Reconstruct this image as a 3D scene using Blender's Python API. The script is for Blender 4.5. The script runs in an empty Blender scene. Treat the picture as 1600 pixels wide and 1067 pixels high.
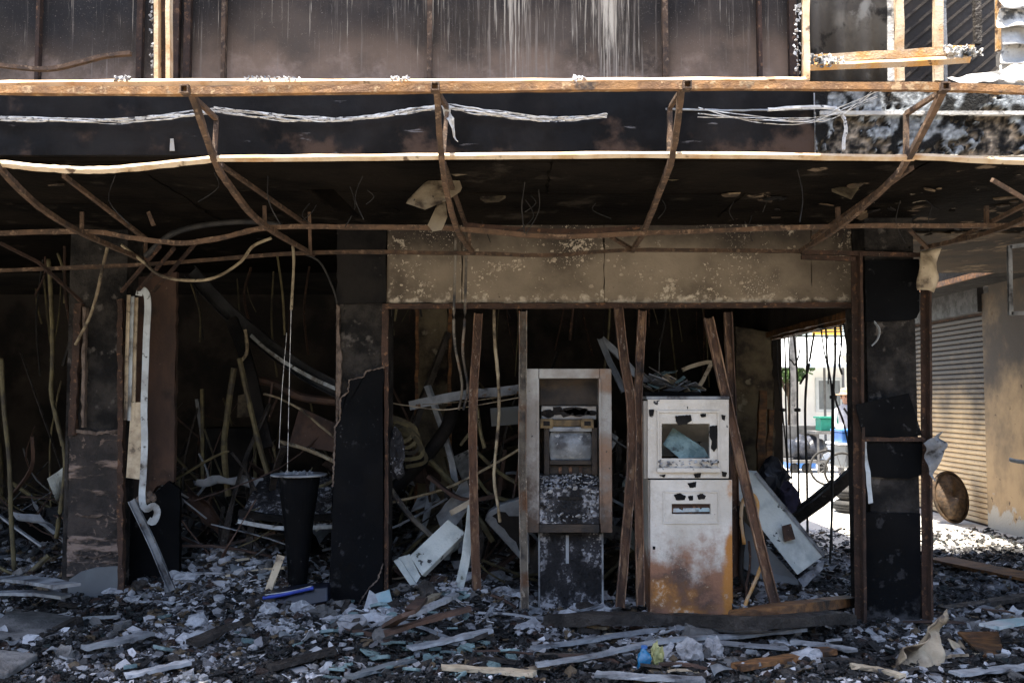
import bpy, bmesh, math, random
from mathutils import Vector, Matrix, noise
R = math.radians
sc = bpy.context.scene
C = sc.collection
rng = random.Random(7)

# ------------------------------------------------------------------ camera
F = 1500.0; CX = 800.0; CY = 533.5; EYE = 1.6
PITCH = math.atan(89.0 / F)
cam = bpy.data.cameras.new('camera'); cam.lens = 36.0 * F / 1600.0; cam.sensor_width = 36
cam.clip_start = 0.05; cam.clip_end = 2000
camo = bpy.data.objects.new('camera', cam); C.objects.link(camo)
camo.location = (0, 0, EYE); camo.rotation_euler = (R(90) + PITCH, 0, 0)
sc.camera = camo
# ------------------------------------------------------------------ light
SUN_EL, SUN_AZ = R(79.5), R(232)        # azimuth clockwise from +Y; sun stands high, behind the camera and a little left
w = bpy.data.worlds.new('World'); sc.world = w; w.use_nodes = True
wn = w.node_tree.nodes; wl = w.node_tree.links
sky = wn.new('ShaderNodeTexSky'); sky.sky_type = 'NISHITA'; sky.sun_disc = False
sky.sun_elevation = SUN_EL; sky.sun_rotation = SUN_AZ
sky.air_density = 1.0; sky.dust_density = 2.5; sky.ozone_density = 1.0
wl.new(sky.outputs[0], wn['Background'].inputs[0]); wn['Background'].inputs[1].default_value = 0.11
sl = bpy.data.lights.new('sun', 'SUN'); sl.energy = 4.4; sl.angle = R(0.5); sl.color = (1.0, 0.91, 0.77)
so = bpy.data.objects.new('sun', sl); C.objects.link(so)
sd = Vector((math.sin(SUN_AZ) * math.cos(SUN_EL), math.cos(SUN_AZ) * math.cos(SUN_EL), math.sin(SUN_EL)))
so.rotation_euler = sd.to_track_quat('Z', 'Y').to_euler(); so.location = (0, -5, 30)
sc.view_settings.view_transform = 'Standard'; sc.view_settings.look = 'None'
sc.view_settings.exposure = 2.45; sc.view_settings.gamma = 1.0
sc.cycles.use_denoising = True; sc.cycles.max_bounces = 7; sc.cycles.diffuse_bounces = 5

# ------------------------------------------------------------------ helpers
def D(px, py):
    u = (px - CX) / F; v = (CY - py) / F; c, s = math.cos(PITCH), math.sin(PITCH)
    return Vector((u, c - v * s, s + v * c))
def A(px, py, Y):                       # point of the pixel's ray at depth Y
    d = D(px, py); return Vector((0, 0, EYE)) + d * (Y / d.y)
def G(px, py, z=0.0):                   # point of the pixel's ray on the level z
    d = D(px, py); return Vector((0, 0, EYE)) + d * ((z - EYE) / d.z)
def PM(Y): return Y / F                 # metres per pixel at depth Y

WL = {}                                 # world location of each object
def lk(o, parent, world):
    C.objects.link(o)
    if parent is not None:
        o.parent = parent; o.location = world - WL[parent.name]
    else: o.location = world
    WL[o.name] = world.copy()
def tag(o, label, cat, group=None, kind=None):
    if label: o['label'] = label
    if cat: o['category'] = cat
    if group: o['group'] = group
    if kind: o['kind'] = kind
    return o
def thing(name, label, cat, loc, group=None):
    o = bpy.data.objects.new(name, None); o.empty_display_size = 0.1
    lk(o, None, Vector(loc)); return tag(o, label, cat, group)
def obj(name, bm, mat, parent=None, smooth=False, bevel=0, label=None, cat=None, group=None, kind=None, solid=0, keep=False):
    vs = [v.co for v in bm.verts]
    if keep: o0 = Vector((0, 0, 0))
    else:
        mn = [min(v[i] for v in vs) for i in range(3)]; mx = [max(v[i] for v in vs) for i in range(3)]
        o0 = Vector(((mn[0] + mx[0]) / 2, (mn[1] + mx[1]) / 2, mn[2]))
    for v in bm.verts: v.co -= o0
    bmesh.ops.recalc_face_normals(bm, faces=bm.faces) if not solid else None
    me = bpy.data.meshes.new(name); bm.to_mesh(me); bm.free()
    if smooth:
        for p in me.polygons: p.use_smooth = True
    me.materials.append(mat)
    o = bpy.data.objects.new(name, me); lk(o, parent, o0)
    if bevel:
        m = o.modifiers.new('bevel', 'BEVEL'); m.width = bevel; m.segments = 2; m.limit_method = 'ANGLE'
    if solid:
        m = o.modifiers.new('thickness', 'SOLIDIFY'); m.thickness = solid; m.offset = 0
    return tag(o, label, cat, group, kind)
def B(): return bmesh.new()
def face(bm, vs):
    try: return bm.faces.new(vs)
    except ValueError: return None
def box(bm, x0, x1, y0, y1, z0, z1, M=None):
    c = [Vector((x, y, z)) for x in (x0, x1) for y in (y0, y1) for z in (z0, z1)]
    if M is not None: c = [M @ p for p in c]
    v = [bm.verts.new(p) for p in c]
    for f in ((0,1,3,2),(4,6,7,5),(0,4,5,1),(2,3,7,6),(0,2,6,4),(1,5,7,3)): face(bm, [v[i] for i in f])
    return bm
def holeplate(bm, o, h, Y, dep):         # slab with a rectangular hole, pixel rectangles (x0,x1,y0,y1)
    oc = [A(o[0],o[2],Y), A(o[1],o[2],Y), A(o[1],o[3],Y), A(o[0],o[3],Y)]; hc = [A(h[0],h[2],Y), A(h[1],h[2],Y), A(h[1],h[3],Y), A(h[0],h[3],Y)]
    d = Vector((0,dep,0)); V = [[bm.verts.new(p+q) for p in c] for q in (Vector(), d) for c in (oc, hc)]
    of, hf, ob, hb = V
    for i in range(4):
        j = (i+1) % 4
        face(bm, [of[i],of[j],hf[j],hf[i]]); face(bm, [ob[j],ob[i],hb[i],hb[j]]); face(bm, [of[j],of[i],ob[i],ob[j]]); face(bm, [hf[i],hf[j],hb[j],hb[i]])
    return bm
def boxpx(bm, px0, px1, py0, py1, Y, dep):    # front face on plane Y, seen at these pixels
    a = A(px0, py0, Y); b = A(px1, py1, Y)
    return box(bm, a.x, b.x, Y, Y + dep, min(a.z, b.z), max(a.z, b.z))
def sq(wd, h=None): h = h or wd; return [(-wd/2,-h/2),(wd/2,-h/2),(wd/2,h/2),(-wd/2,h/2)]
def dia(wd): return [(-wd*.7,0),(0,-wd*.7),(wd*.7,0),(0,wd*.7)]
def rnd(r, n=8): return [(r*math.cos(2*math.pi*i/n), r*math.sin(2*math.pi*i/n)) for i in range(n)]
def angle(a, t=.004): return [(0,0),(a,0),(a,t),(t,t),(t,a),(0,a)]
def chan(wd, h, t=.004): return [(-wd/2,0),(wd/2,0),(wd/2,h),(wd/2-t,h),(wd/2-t,t),(-wd/2+t,t),(-wd/2+t,h),(-wd/2,h)]
def cr(pts, n=6):                        # Catmull-Rom through the points
    P = [pts[0]] + list(pts) + [pts[-1]]; out = []
    for i in range(1, len(P) - 2):
        for k in range(n):
            t = k / n; a, b, c, d = P[i-1], P[i], P[i+1], P[i+2]
            out.append(0.5 * ((2*b) + (c-a)*t + (2*a-5*b+4*c-d)*t*t + (3*b-a-3*c+d)*t**3))
    out.append(pts[-1]); return out
def sweep(bm, path, prof, up=(0,0,1), jit=0, taper=None, twist=0):
    up = Vector(up); rings = []; n = len(path)
    for i, p in enumerate(path):
        t = (path[min(i+1, n-1)] - path[max(i-1, 0)]).normalized()
        u = up if abs(t.dot(up)) < .97 else Vector((0, -1, 0))
        s = t.cross(u).normalized(); v = s.cross(t)
        if twist:
            q = Matrix.Rotation(twist * i / max(1, n-1), 3, t); s = q @ s; v = q @ v
        k = 1 if taper is None else taper(i / max(1, n-1))
        rings.append([bm.verts.new(p + s*a*k + v*b*k + Vector((rng.uniform(-jit,jit), rng.uniform(-jit,jit), rng.uniform(-jit,jit)))) for a, b in prof])
    m = len(prof)
    for i in range(n-1):
        for j in range(m):
            face(bm, [rings[i][j], rings[i][(j+1)%m], rings[i+1][(j+1)%m], rings[i+1][j]])
    face(bm, rings[0][::-1]); face(bm, rings[-1])
    return bm
def subpath(pts, step=.06, amp=0):
    out = [pts[0]]
    for a, b in zip(pts, pts[1:]):
        k = max(1, int((b-a).length / step))
        for i in range(1, k+1):
            p = a.lerp(b, i/k)
            if amp: p = p + Vector((rng.uniform(-amp,amp), rng.uniform(-amp,amp), 0))
            out.append(p)
    return out
def jag(pts, amp, seg=.05):              # rough outline from 2-D points
    out = []
    for (x0, y0), (x1, y1) in zip(pts, pts[1:] + pts[:1]):
        L = math.hypot(x1-x0, y1-y0); k = max(1, int(L/seg))
        for i in range(k):
            t = i/k; j = amp if i else amp*.3
            out.append((x0+(x1-x0)*t+rng.uniform(-j,j), y0+(y1-y0)*t+rng.uniform(-j,j)))
    return out
def plate(bm, pts, th):                  # polygon with thickness; th is a vector
    th = Vector(th)
    a = [bm.verts.new(Vector(p)) for p in pts]; b = [bm.verts.new(Vector(p) + th) for p in pts]
    f1 = face(bm, a); f2 = face(bm, b[::-1])
    for i in range(len(a)):
        j = (i+1) % len(a); face(bm, [a[j], a[i], b[i], b[j]])
    bmesh.ops.triangulate(bm, faces=[f for f in (f1, f2) if f])
    return bm
def platepx(bm, pp, Y, th, amp=0, seg=.05, edges=None):   # pixel polygon on plane Y
    p2 = [(A(x, y, Y).x, A(x, y, Y).z) for x, y in pp]
    if amp: p2 = jag(p2, amp, seg)
    return plate(bm, [Vector((x, Y, z)) for x, z in p2], (0, th, 0))
def sheet(bm, c00, c10, c11, c01, n=10, m=10, amp=.02, fr=3, seed=0, bend=0):
    c00, c10, c11, c01 = [Vector(c) for c in (c00, c10, c11, c01)]
    nr = (c10-c00).cross(c01-c00).normalized(); g = []
    for i in range(n+1):
        r = []
        for j in range(m+1):
            u, v = i/n, j/m
            p = c00.lerp(c10, u).lerp(c01.lerp(c11, u), v)
            q = p*fr + Vector((seed*7.1, seed*3.3, 0))
            p = p + nr*(noise.noise(q)*amp*2 + bend*math.sin(math.pi*v))
            r.append(bm.verts.new(p))
        g.append(r)
    for i in range(n):
        for j in range(m): face(bm, [g[i][j], g[i+1][j], g[i+1][j+1], g[i][j+1]])
    return bm
ICO = {}
def lump(bm, c, r, sub=2, amp=.3, seed=0, sc3=(1,1,1), layer=None, col=None):
    if sub not in ICO:
        t = bmesh.new(); bmesh.ops.create_icosphere(t, subdivisions=sub, radius=1.0); t.verts.index_update()
        ICO[sub] = ([v.co.normalized() for v in t.verts], [[v.index for v in f.verts] for f in t.faces]); t.free()
    c = Vector(c); vs = []
    for d in ICO[sub][0]:
        k = 1 + amp*noise.noise(d*1.7 + Vector((seed*5.7, seed, 3))) + amp*.6*noise.noise(d*4 + Vector((seed, 1, seed*2.2)))
        vs.append(bm.verts.new(c + Vector((d.x*sc3[0], d.y*sc3[1], d.z*sc3[2]))*r*k))
    for f in ICO[sub][1]:
        q = bm.faces.new([vs[i] for i in f])
        if layer is not None:
            for l in q.loops: l[layer] = col
    return bm
def lathe(bm, c, prof, n=24, axis='Z'):
    rings = []
    for r, h in prof:
        ring = []
        for i in range(n):
            a = 2*math.pi*i/n
            q = (r*math.cos(a), r*math.sin(a), h) if axis == 'Z' else (h, r*math.cos(a), r*math.sin(a)) if axis == 'X' else (r*math.cos(a), h, r*math.sin(a))
            ring.append(bm.verts.new(Vector(c) + Vector(q)))
        rings.append(ring)
    for a, b in zip(rings, rings[1:]):
        for i in range(n): face(bm, [a[i], a[(i+1)%n], b[(i+1)%n], b[i]])
    face(bm, rings[0][::-1]); face(bm, rings[-1]); return bm
def shard(bm, c, size, th, rot, nv=5, layer=None, col=None, asp=1.0, r=rng):
    M = Matrix.Translation(Vector(c)) @ rot.to_4x4(); a0 = r.uniform(0, 6.28); P = []
    for i in range(nv):
        a = a0 + 2*math.pi*(i + r.uniform(-.3,.3))/nv; k = size*r.uniform(.6, 1.0)
        P.append((k*math.cos(a)*asp, k*math.sin(a)))
    top = [bm.verts.new(M @ Vector((x, y, th/2))) for x, y in P]; bot = [bm.verts.new(M @ Vector((x*.96, y*.96, -th/2))) for x, y in P]
    fs = [face(bm, top), face(bm, bot[::-1])]
    for i in range(nv):
        j = (i+1) % nv; fs.append(face(bm, [top[j], top[i], bot[i], bot[j]]))
    if layer is not None:
        for f in fs:
            if f:
                for l in f.loops: l[layer] = col
    return bm
def erot(a, b, c):
    return Matrix.Rotation(c, 3, 'Z') @ Matrix.Rotation(b, 3, 'Y') @ Matrix.Rotation(a, 3, 'X')

# ------------------------------------------------------------------ materials
MATS = {}
def M(name, c1, c2=None, s=4, rough=.85, rough2=None, metal=0, bump=.3, bs=40, patches=(), rnd=0, world=False, attr=None, spec=.3, st=(1,1,1), lo=.38, hi=.62, bd=.02):
    m = bpy.data.materials.new(name); m.use_nodes = True; nt = m.node_tree; N = nt.nodes; L = nt.links
    bs_ = N['Principled BSDF']; bs_.inputs['Roughness'].default_value = rough; bs_.inputs['Metallic'].default_value = metal
    bs_.inputs['Specular IOR Level'].default_value = spec
    if world:
        vec = N.new('ShaderNodeNewGeometry').outputs['Position']
    else:
        tc = N.new('ShaderNodeTexCoord'); oi = N.new('ShaderNodeObjectInfo')
        mu = N.new('ShaderNodeMath'); mu.operation = 'MULTIPLY'; mu.inputs[1].default_value = 37.0; L.new(oi.outputs['Random'], mu.inputs[0])
        ad = N.new('ShaderNodeVectorMath'); ad.operation = 'ADD'; L.new(tc.outputs['Object'], ad.inputs[0]); L.new(mu.outputs[0], ad.inputs[1]); vec = ad.outputs[0]
        pos = tc.outputs['Object']
    if world: pos = vec
    sx = N.new('ShaderNodeSeparateXYZ'); L.new(pos, sx.inputs[0])
    def nz(scale, stretch=(1,1,1), detail=6, kind='noise', rg=.6):
        mp = N.new('ShaderNodeMapping'); mp.inputs['Scale'].default_value = stretch; L.new(vec, mp.inputs['Vector'])
        if kind == 'noise':
            n = N.new('ShaderNodeTexNoise'); n.inputs['Scale'].default_value = scale; n.inputs['Detail'].default_value = detail; n.inputs['Roughness'].default_value = rg
            L.new(mp.outputs[0], n.inputs['Vector']); return n.outputs['Fac']
        n = N.new('ShaderNodeTexVoronoi'); n.inputs['Scale'].default_value = scale; L.new(mp.outputs[0], n.inputs['Vector']); return n.outputs['Distance']
    def rng_(v, a, b):
        r = N.new('ShaderNodeMapRange'); r.inputs['From Min'].default_value = a; r.inputs['From Max'].default_value = b; r.interpolation_type = 'SMOOTHSTEP'
        L.new(v, r.inputs['Value']); return r.outputs[0]
    def math2(op, a, b):
        n = N.new('ShaderNodeMath'); n.operation = op
        for i, q in enumerate((a, b)):
            if isinstance(q, (int, float)): n.inputs[i].default_value = q
            else: L.new(q, n.inputs[i])
        return n.outputs[0]
    def mix(f, a, b):
        n = N.new('ShaderNodeMix'); n.data_type = 'RGBA'
        L.new(f, n.inputs['Factor'])
        for sck, q in ((n.inputs[6], a), (n.inputs[7], b)):
            if isinstance(q, tuple): sck.default_value = (*q[:3], 1)
            else: L.new(q, sck)
        return n.outputs[2]
    if attr:
        at = N.new('ShaderNodeAttribute'); at.attribute_name = attr; col = at.outputs['Color']
        f = rng_(nz(s, st), .52, .80); col = mix(f, col, mix(rng_(nz(s*3), .4, .6), c1, c2)) if c2 else col
    else: col = mix(rng_(nz(s, st), lo, hi), c1, c2 or tuple(x*.7 for x in c1))
    hs = None
    for p in patches:
        v = nz(p['s'], p.get('st', (1,1,1)), p.get('d', 6), p.get('k', 'noise'), p.get('rg', .6))
        if 'z' in p: v = math2('ADD', v, math2('MULTIPLY', math2('SUBTRACT', sx.outputs[2], p['z'][1]), p['z'][0]))
        if 'x' in p: v = math2('ADD', v, math2('MULTIPLY', math2('SUBTRACT', sx.outputs[0], p['x'][1]), p['x'][0]))
        if 'g' in p:                       # bell along an axis: (axis, centre, width, amount)
            for ax, c0, wd, am in p['g']:
                q = math2('DIVIDE', math2('SUBTRACT', sx.outputs[ax], c0), wd); q = math2('MULTIPLY', q, q)
                q = math2('DIVIDE', am, math2('ADD', q, 1.0)); v = math2('ADD', v, q)
        if 'm' in p: v = math2('ADD', v, math2('MULTIPLY', math2('SUBTRACT', nz(p['m'][0]), .5), p['m'][1]))
        f = rng_(v, p['t'] - p.get('w', .03), p['t'] + p.get('w', .03))
        col = mix(f, col, p['c'])
        if p.get('h'): hs = math2('MULTIPLY', f, p['h']) if hs is None else math2('ADD', hs, math2('MULTIPLY', f, p['h']))
    if rnd:
        oi2 = N.new('ShaderNodeObjectInfo'); r = N.new('ShaderNodeMapRange'); r.inputs['To Min'].default_value = 1-rnd; r.inputs['To Max'].default_value = 1+rnd
        L.new(oi2.outputs['Random'], r.inputs['Value'])
        vm = N.new('ShaderNodeVectorMath'); vm.operation = 'SCALE'; L.new(col, vm.inputs[0]); L.new(r.outputs[0], vm.inputs['Scale']); col = vm.outputs[0]
    L.new(col, bs_.inputs['Base Color'])
    if rough2 is not None:
        r = N.new('ShaderNodeMapRange'); r.inputs['To Min'].default_value = rough; r.inputs['To Max'].default_value = rough2
        L.new(rng_(nz(s*2.3), .4, .6), r.inputs['Value']); L.new(r.outputs[0], bs_.inputs['Roughness'])
    if bump:
        h = nz(bs, detail=5); h = math2('ADD', h, math2('MULTIPLY', nz(bs/6), 1.5))
        if hs is not None: h = math2('ADD', h, hs)
        bp = N.new('ShaderNodeBump'); bp.inputs['Strength'].default_value = bump; bp.inputs['Distance'].default_value = bd
        L.new(h, bp.inputs['Height']); L.new(bp.outputs[0], bs_.inputs['Normal'])
    MATS[name] = m; return m
P = dict
asphalt = M('worn_street_concrete', (.20,.185,.16), (.14,.13,.115), s=1.5, rough=.9, bump=.4, bs=90, world=True)
alleyc = M('alley_concrete', (.52,.50,.46), (.42,.40,.37), s=1.2, world=True, patches=[P(s=2.2, t=.64, w=.12, c=(.12,.12,.115)), P(s=14, t=.68, w=.05, c=(.05,.05,.05), m=(2,.5))])
floorm = M('sooty_floor', (.03,.03,.032), (.07,.07,.075), s=3, world=True)
ashbed = M('ash_bed', (.016,.016,.018), (.05,.05,.056), s=9, rough=.75, rough2=.45, bump=.9, bs=70, world=True, bd=.03,
           patches=[P(s=26, t=.66, w=.04, c=(.22,.225,.24)), P(s=60, t=.68, w=.03, c=(.35,.36,.38)), P(s=1.6, t=.56, w=.05, c=(.20,.205,.22), m=(12,.5)), P(s=3, t=.62, w=.08, c=(.02,.03,.036)), P(s=11, t=.68, w=.03, c=(.09,.065,.045))])
soot = M('soot', (.006,.006,.0065), (.017,.015,.014), s=3, rough=.9, rough2=.75, spec=.15, bump=.35, world=True, patches=[P(s=20, t=.7, w=.03, c=(.07,.066,.062))])
sootwall = M('sooty_interior_wall', (.014,.012,.011), (.045,.037,.030), s=1.6, rough=.9, world=True, patches=[P(s=2.5, t=.66, w=.1, c=(.06,.05,.04))])
soffit = M('sooty_soffit', (.0048,.004,.0034), (.0115,.009,.007), s=2.0, rough=.95, spec=.05, bump=.5, bs=18, world=True,
           patches=[P(s=2.2, t=.66, w=.08, c=(.035,.029,.023), h=.4, m=(6,.5)), P(s=9, t=.74, w=.02, c=(.30,.26,.2), h=1, x=(.035,1.0)), P(s=4, t=.70, w=.03, c=(.16,.12,.085), x=(.05,1.2), h=.6)])
fasciab = M('sooty_fascia', (.004,.004,.0045), (.011,.010,.010), s=2.5, rough=.85, rough2=.6, spec=.12, bump=.14, bs=25, world=True,
            patches=[P(s=3, t=.62, w=.07, c=(.055,.036,.027), z=(-.5,3.0)), P(s=7, t=.69, w=.025, c=(.12,.115,.12), st=(.5,1,3), h=.4), P(s=16, t=.73, w=.02, c=(.4,.39,.37))])
fasciaw = M('peeling_fascia', (.30,.33,.36), (.16,.17,.19), s=5, rough=.75, bump=.9, bs=45, world=True, bd=.03,
            patches=[P(s=5, t=.53, w=.015, c=(.34,.31,.27), h=-1.5, z=(-.45,3.02)), P(s=9, t=.56, w=.03, c=(.02,.02,.023), h=-1, g=[(2,2.93,.03,.05),(2,3.07,.02,.05)]), P(s=38, t=.57, w=.04, c=(.03,.03,.032), h=-.6, m=(5,.5)), P(s=2.2, t=.62, w=.03, c=(.55,.57,.58))])
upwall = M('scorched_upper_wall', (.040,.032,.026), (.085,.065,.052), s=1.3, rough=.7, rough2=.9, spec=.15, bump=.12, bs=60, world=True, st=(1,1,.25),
           patches=[P(s=2.2, t=.50, w=.2, c=(.21,.145,.105), z=(-.9,3.46)), P(s=6, t=.62, w=.2, c=(.34,.25,.20), z=(-1.0,3.38), rg=.7), P(s=1.1, t=.56, w=.14, c=(.022,.02,.02), z=(.5,3.5)),  # pinker and paler toward the bottom, darker toward the top
                    P(s=45, st=(1,1,.03), t=.70, w=.12, c=(.24,.20,.165), d=4, rg=.7, g=[(0,.53,.15,.12),(0,.0,.12,.09),(0,-.5,.3,.05)], m=(2,.08)),
                    P(s=80, st=(1,1,.022), t=.705, w=.05, c=(.40,.345,.28), d=4, rg=.7, g=[(0,.53,.10,.15),(0,0.0,.07,.14),(0,-.45,.2,.06),(0,-1.0,.2,.03)], z=(.12,3.42)),
                    P(s=40, st=(1,1,.05), t=.79, w=.07, c=(.50,.44,.36), d=6, rg=.75, g=[(0,.54,.06,.22)], z=(.28,3.45)),
                    P(s=150, t=.68, w=.06, c=(.24,.20,.17))])
header = M('burnt_header_plaster', (.29,.24,.18), (.20,.165,.125), s=1.4, rough=.95, spec=.1, bump=.3, bs=50, world=True, lo=.3, hi=.7,
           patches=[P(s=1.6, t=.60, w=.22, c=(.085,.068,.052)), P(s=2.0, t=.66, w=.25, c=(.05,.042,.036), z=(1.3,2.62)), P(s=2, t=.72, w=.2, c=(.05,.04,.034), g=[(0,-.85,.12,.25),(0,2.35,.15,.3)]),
                    P(s=13, t=.665, w=.03, c=(.50,.44,.35), h=.6, m=(1.3,.9), rg=.8), P(s=34, t=.68, w=.02, c=(.58,.50,.39), h=.6, m=(1.5,.95), rg=.75), P(s=80, t=.71, w=.02, c=(.70,.62,.50), h=.5, m=(2.0,.7)), P(s=12, t=.62, w=.12, c=(.60,.53,.43), z=(-3.0,2.335), m=(26,.4)),
                    P(s=90, t=.70, w=.08, c=(.16,.13,.10)), P(s=14, t=.71, w=.04, c=(.03,.026,.022))])
railrust = M('orange_rust_rail', (.30,.155,.06), (.16,.085,.042), s=9, rough=.75, bump=.35, bs=120, patches=[P(s=30, t=.60, w=.07, c=(.40,.27,.15), m=(6,.4)), P(s=6, t=.64, w=.06, c=(.06,.04,.03))])
rust = M('rusty_steel', (.115,.070,.044), (.055,.037,.027), s=12, rough=.8, bump=.35, bs=120, rnd=.25, patches=[P(s=30, t=.60, w=.07, c=(.20,.135,.09), m=(6,.4)), P(s=8, t=.64, w=.06, c=(.045,.032,.026))])
rustsunlit = M('sunlit_rusty_steel', (.62,.49,.34), (.46,.29,.14), s=5, rough=.6, bump=.2, bs=120, rnd=.10, lo=.45, hi=.7, patches=[P(s=9, t=.64, w=.04, c=(.13,.085,.055)), P(s=3, t=.60, w=.1, c=(.40,.20,.07)), P(s=50, t=.68, w=.05, c=(.2,.13,.08))])  # rusty steel in a cream tone, with the sunlight put into its colour
rustorange = M('bright_rust_steel', (.50,.26,.075), (.46,.35,.24), s=6, rough=.7, bump=.4, bs=90, patches=[P(s=14, t=.62, w=.03, c=(.10,.055,.03)), P(s=5, t=.67, w=.03, c=(.6,.56,.5))])
rustdark = M('dark_rust_steel', (.060,.034,.024), (.035,.022,.017), s=10, rough=.85, bump=.4, bs=110, rnd=.25, patches=[P(s=25, t=.62, w=.05, c=(.15,.08,.045)), P(s=40, t=.70, w=.03, c=(.3,.25,.2))])
studm = M('flaking_rust_stud', (.15,.085,.055), (.075,.05,.04), s=9, rough=.85, bump=.5, bs=110, rnd=.2, st=(1,1,.4), patches=[P(s=14, t=.56, w=.06, c=(.27,.17,.105), st=(1,1,.3)), P(s=60, st=(1,1,.45), t=.66, w=.06, c=(.36,.29,.23), m=(7,.5), rg=.7), P(s=3, t=.62, w=.06, c=(.03,.028,.03))])
studg = M('grey_burnt_stud', (.19,.17,.14), (.09,.077,.063), s=6, rough=.8, bump=.4, bs=90, rnd=.2, patches=[P(s=4, t=.58, w=.08, c=(.13,.07,.04)), P(s=3, t=.6, w=.08, c=(.03,.034,.042)), P(s=60, st=(1,1,.45), t=.66, w=.06, c=(.40,.35,.28), m=(7,.5), rg=.7)])
alum = M('ashen_aluminium', (.30,.32,.34), (.17,.18,.195), s=5, rough=.55, rough2=.8, metal=.25, bump=.3, bs=70, rnd=.25, patches=[P(s=5, t=.62, w=.06, c=(.05,.05,.055)), P(s=13, t=.68, w=.03, c=(.14,.09,.055))])
palem = M('scorched_white_sheet', (.50,.53,.50), (.32,.35,.34), s=5, rough=.6, bump=.3, bs=60, rnd=.1, patches=[P(s=12, t=.66, w=.015, c=(.02,.02,.02), h=-.5), P(s=3, t=.64, w=.1, c=(.16,.17,.13)), P(s=5, t=.69, w=.03, c=(.22,.11,.05))])
stripm = M('pale_metal_strip', (.46,.50,.52), (.34,.36,.37), s=7, rough=.5, rough2=.7, bump=.2, bs=60, patches=[P(s=5, t=.57, w=.09, c=(.14,.13,.115)), P(s=20, t=.64, w=.05, c=(.05,.045,.04)), P(s=3, t=.66, w=.06, c=(.16,.10,.06))])
white = M('white_enamel', (.60,.57,.52), (.50,.465,.41), s=3, rough=.55, bump=.3, bs=50, world=True,
          patches=[P(s=2.5, t=.64, w=.2, c=(.30,.27,.23), rg=.7), P(s=13, t=.70, w=.008, c=(.025,.025,.028), h=-.6, z=(.12,1.0)), P(s=34, t=.735, w=.02, c=(.03,.03,.033), h=-.4), P(s=3.4, t=.57, w=.15, c=(.25,.125,.075), z=(-.95,.62), rg=.7), P(s=4, t=.61, w=.12, c=(.07,.045,.037), z=(-.5,.45), m=(2.5,.8), rg=.7),
                   P(s=4, t=.70, w=.09, c=(.40,.17,.04), z=(-.30,.55), g=[(0,1.49,.045,.32)], rg=.55), P(s=8, t=.66, w=.08, c=(.50,.42,.33), z=(-.1,.45), m=(2,.5), rg=.75)])
atmframe = M('heat_stained_frame', (.36,.355,.34), (.22,.20,.18), s=3.5, rough=.6, bump=.25, bs=60, world=True, patches=[P(s=5, t=.58, w=.16, c=(.075,.05,.036), z=(-.75,1.15), rg=.7), P(s=3.5, t=.63, w=.12, c=(.24,.15,.10), x=(.5,.55)), P(s=5, t=.62, w=.1, c=(.06,.05,.045), z=(-.3,.9)), P(s=22, t=.68, w=.02, c=(.04,.04,.04))])
atmdark = M('charred_kiosk_steel', (.045,.035,.028), (.022,.02,.019), s=5, rough=.7, bump=.35, bs=60, patches=[P(s=3, t=.6, w=.12, c=(.10,.065,.04))])
ashface = M('ash_crusted_steel', (.022,.022,.026), (.05,.05,.055), s=8, rough=.8, bump=.7, bs=50, world=True, patches=[P(s=30, t=.57, w=.05, c=(.33,.335,.36), h=.6, m=(4,.5), g=[(0,.22,.05,.06),(0,.64,.05,.06)]), P(s=60, t=.64, w=.03, c=(.45,.45,.47), h=.4, m=(5,.5)), P(s=3, t=.57, w=.06, c=(.012,.012,.014), g=[(0,.44,.10,.06)])])
brass = M('tarnished_brass', (.16,.115,.06), (.06,.045,.03), s=12, rough=.5, metal=.5, bump=.2)
crt = M('smoked_tube_glass', (.33,.355,.38), (.17,.185,.20), s=7, rough=.3, rough2=.6, bump=.3, bs=40, patches=[P(s=9, t=.57, w=.12, c=(.06,.06,.065)), P(s=25, t=.64, w=.06, c=(.42,.42,.42))])
ashm = M('white_ash', (.42,.43,.45), (.26,.265,.28), s=10, rough=.95, bump=.8, bs=60, rnd=.3, patches=[P(s=14, t=.66, w=.05, c=(.06,.06,.065))])
concm = M('broken_concrete', (.17,.165,.16), (.09,.088,.086), s=6, rough=.95, bump=.8, bs=50, rnd=.35, patches=[P(s=9, t=.64, w=.05, c=(.03,.03,.032))])
tilem = M('broken_pale_tile', (.33,.34,.355), (.2,.205,.215), s=7, rough=.8, bump=.4, bs=60, rnd=.4, patches=[P(s=8, t=.62, w=.05, c=(.05,.05,.055)), P(s=5, t=.68, w=.05, c=(.2,.14,.10))])
glassm = M('frosted_green_glass', (.17,.245,.245), (.08,.125,.13), s=8, rough=.22, rough2=.6, bump=.3, bs=40, rnd=.35, spec=.6, patches=[P(s=9, t=.63, w=.06, c=(.03,.033,.036)), P(s=22, t=.68, w=.03, c=(.33,.35,.36))])
charwood = M('charred_wood', (.022,.019,.017), (.05,.042,.036), s=7, st=(1,1,1), rough=.8, rough2=.5, bump=.7, bs=60, rnd=.3, patches=[P(s=12, t=.68, w=.04, c=(.17,.16,.15))])
brownwood = M('scorched_brown_wood', (.20,.095,.035), (.085,.042,.02), s=6, st=(1,4,4), rough=.6, bump=.4, bs=40, rnd=.2, patches=[P(s=4, t=.58, w=.1, c=(.02,.017,.015))])
brownpanel = M('scorched_brown_panel', (.085,.05,.036), (.05,.032,.026), s=4, st=(1,1,.4), rough=.75, bump=.3, bs=50, patches=[P(s=3, t=.60, w=.1, c=(.022,.018,.016)), P(s=18, t=.7, w=.03, c=(.2,.15,.12))])
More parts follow.
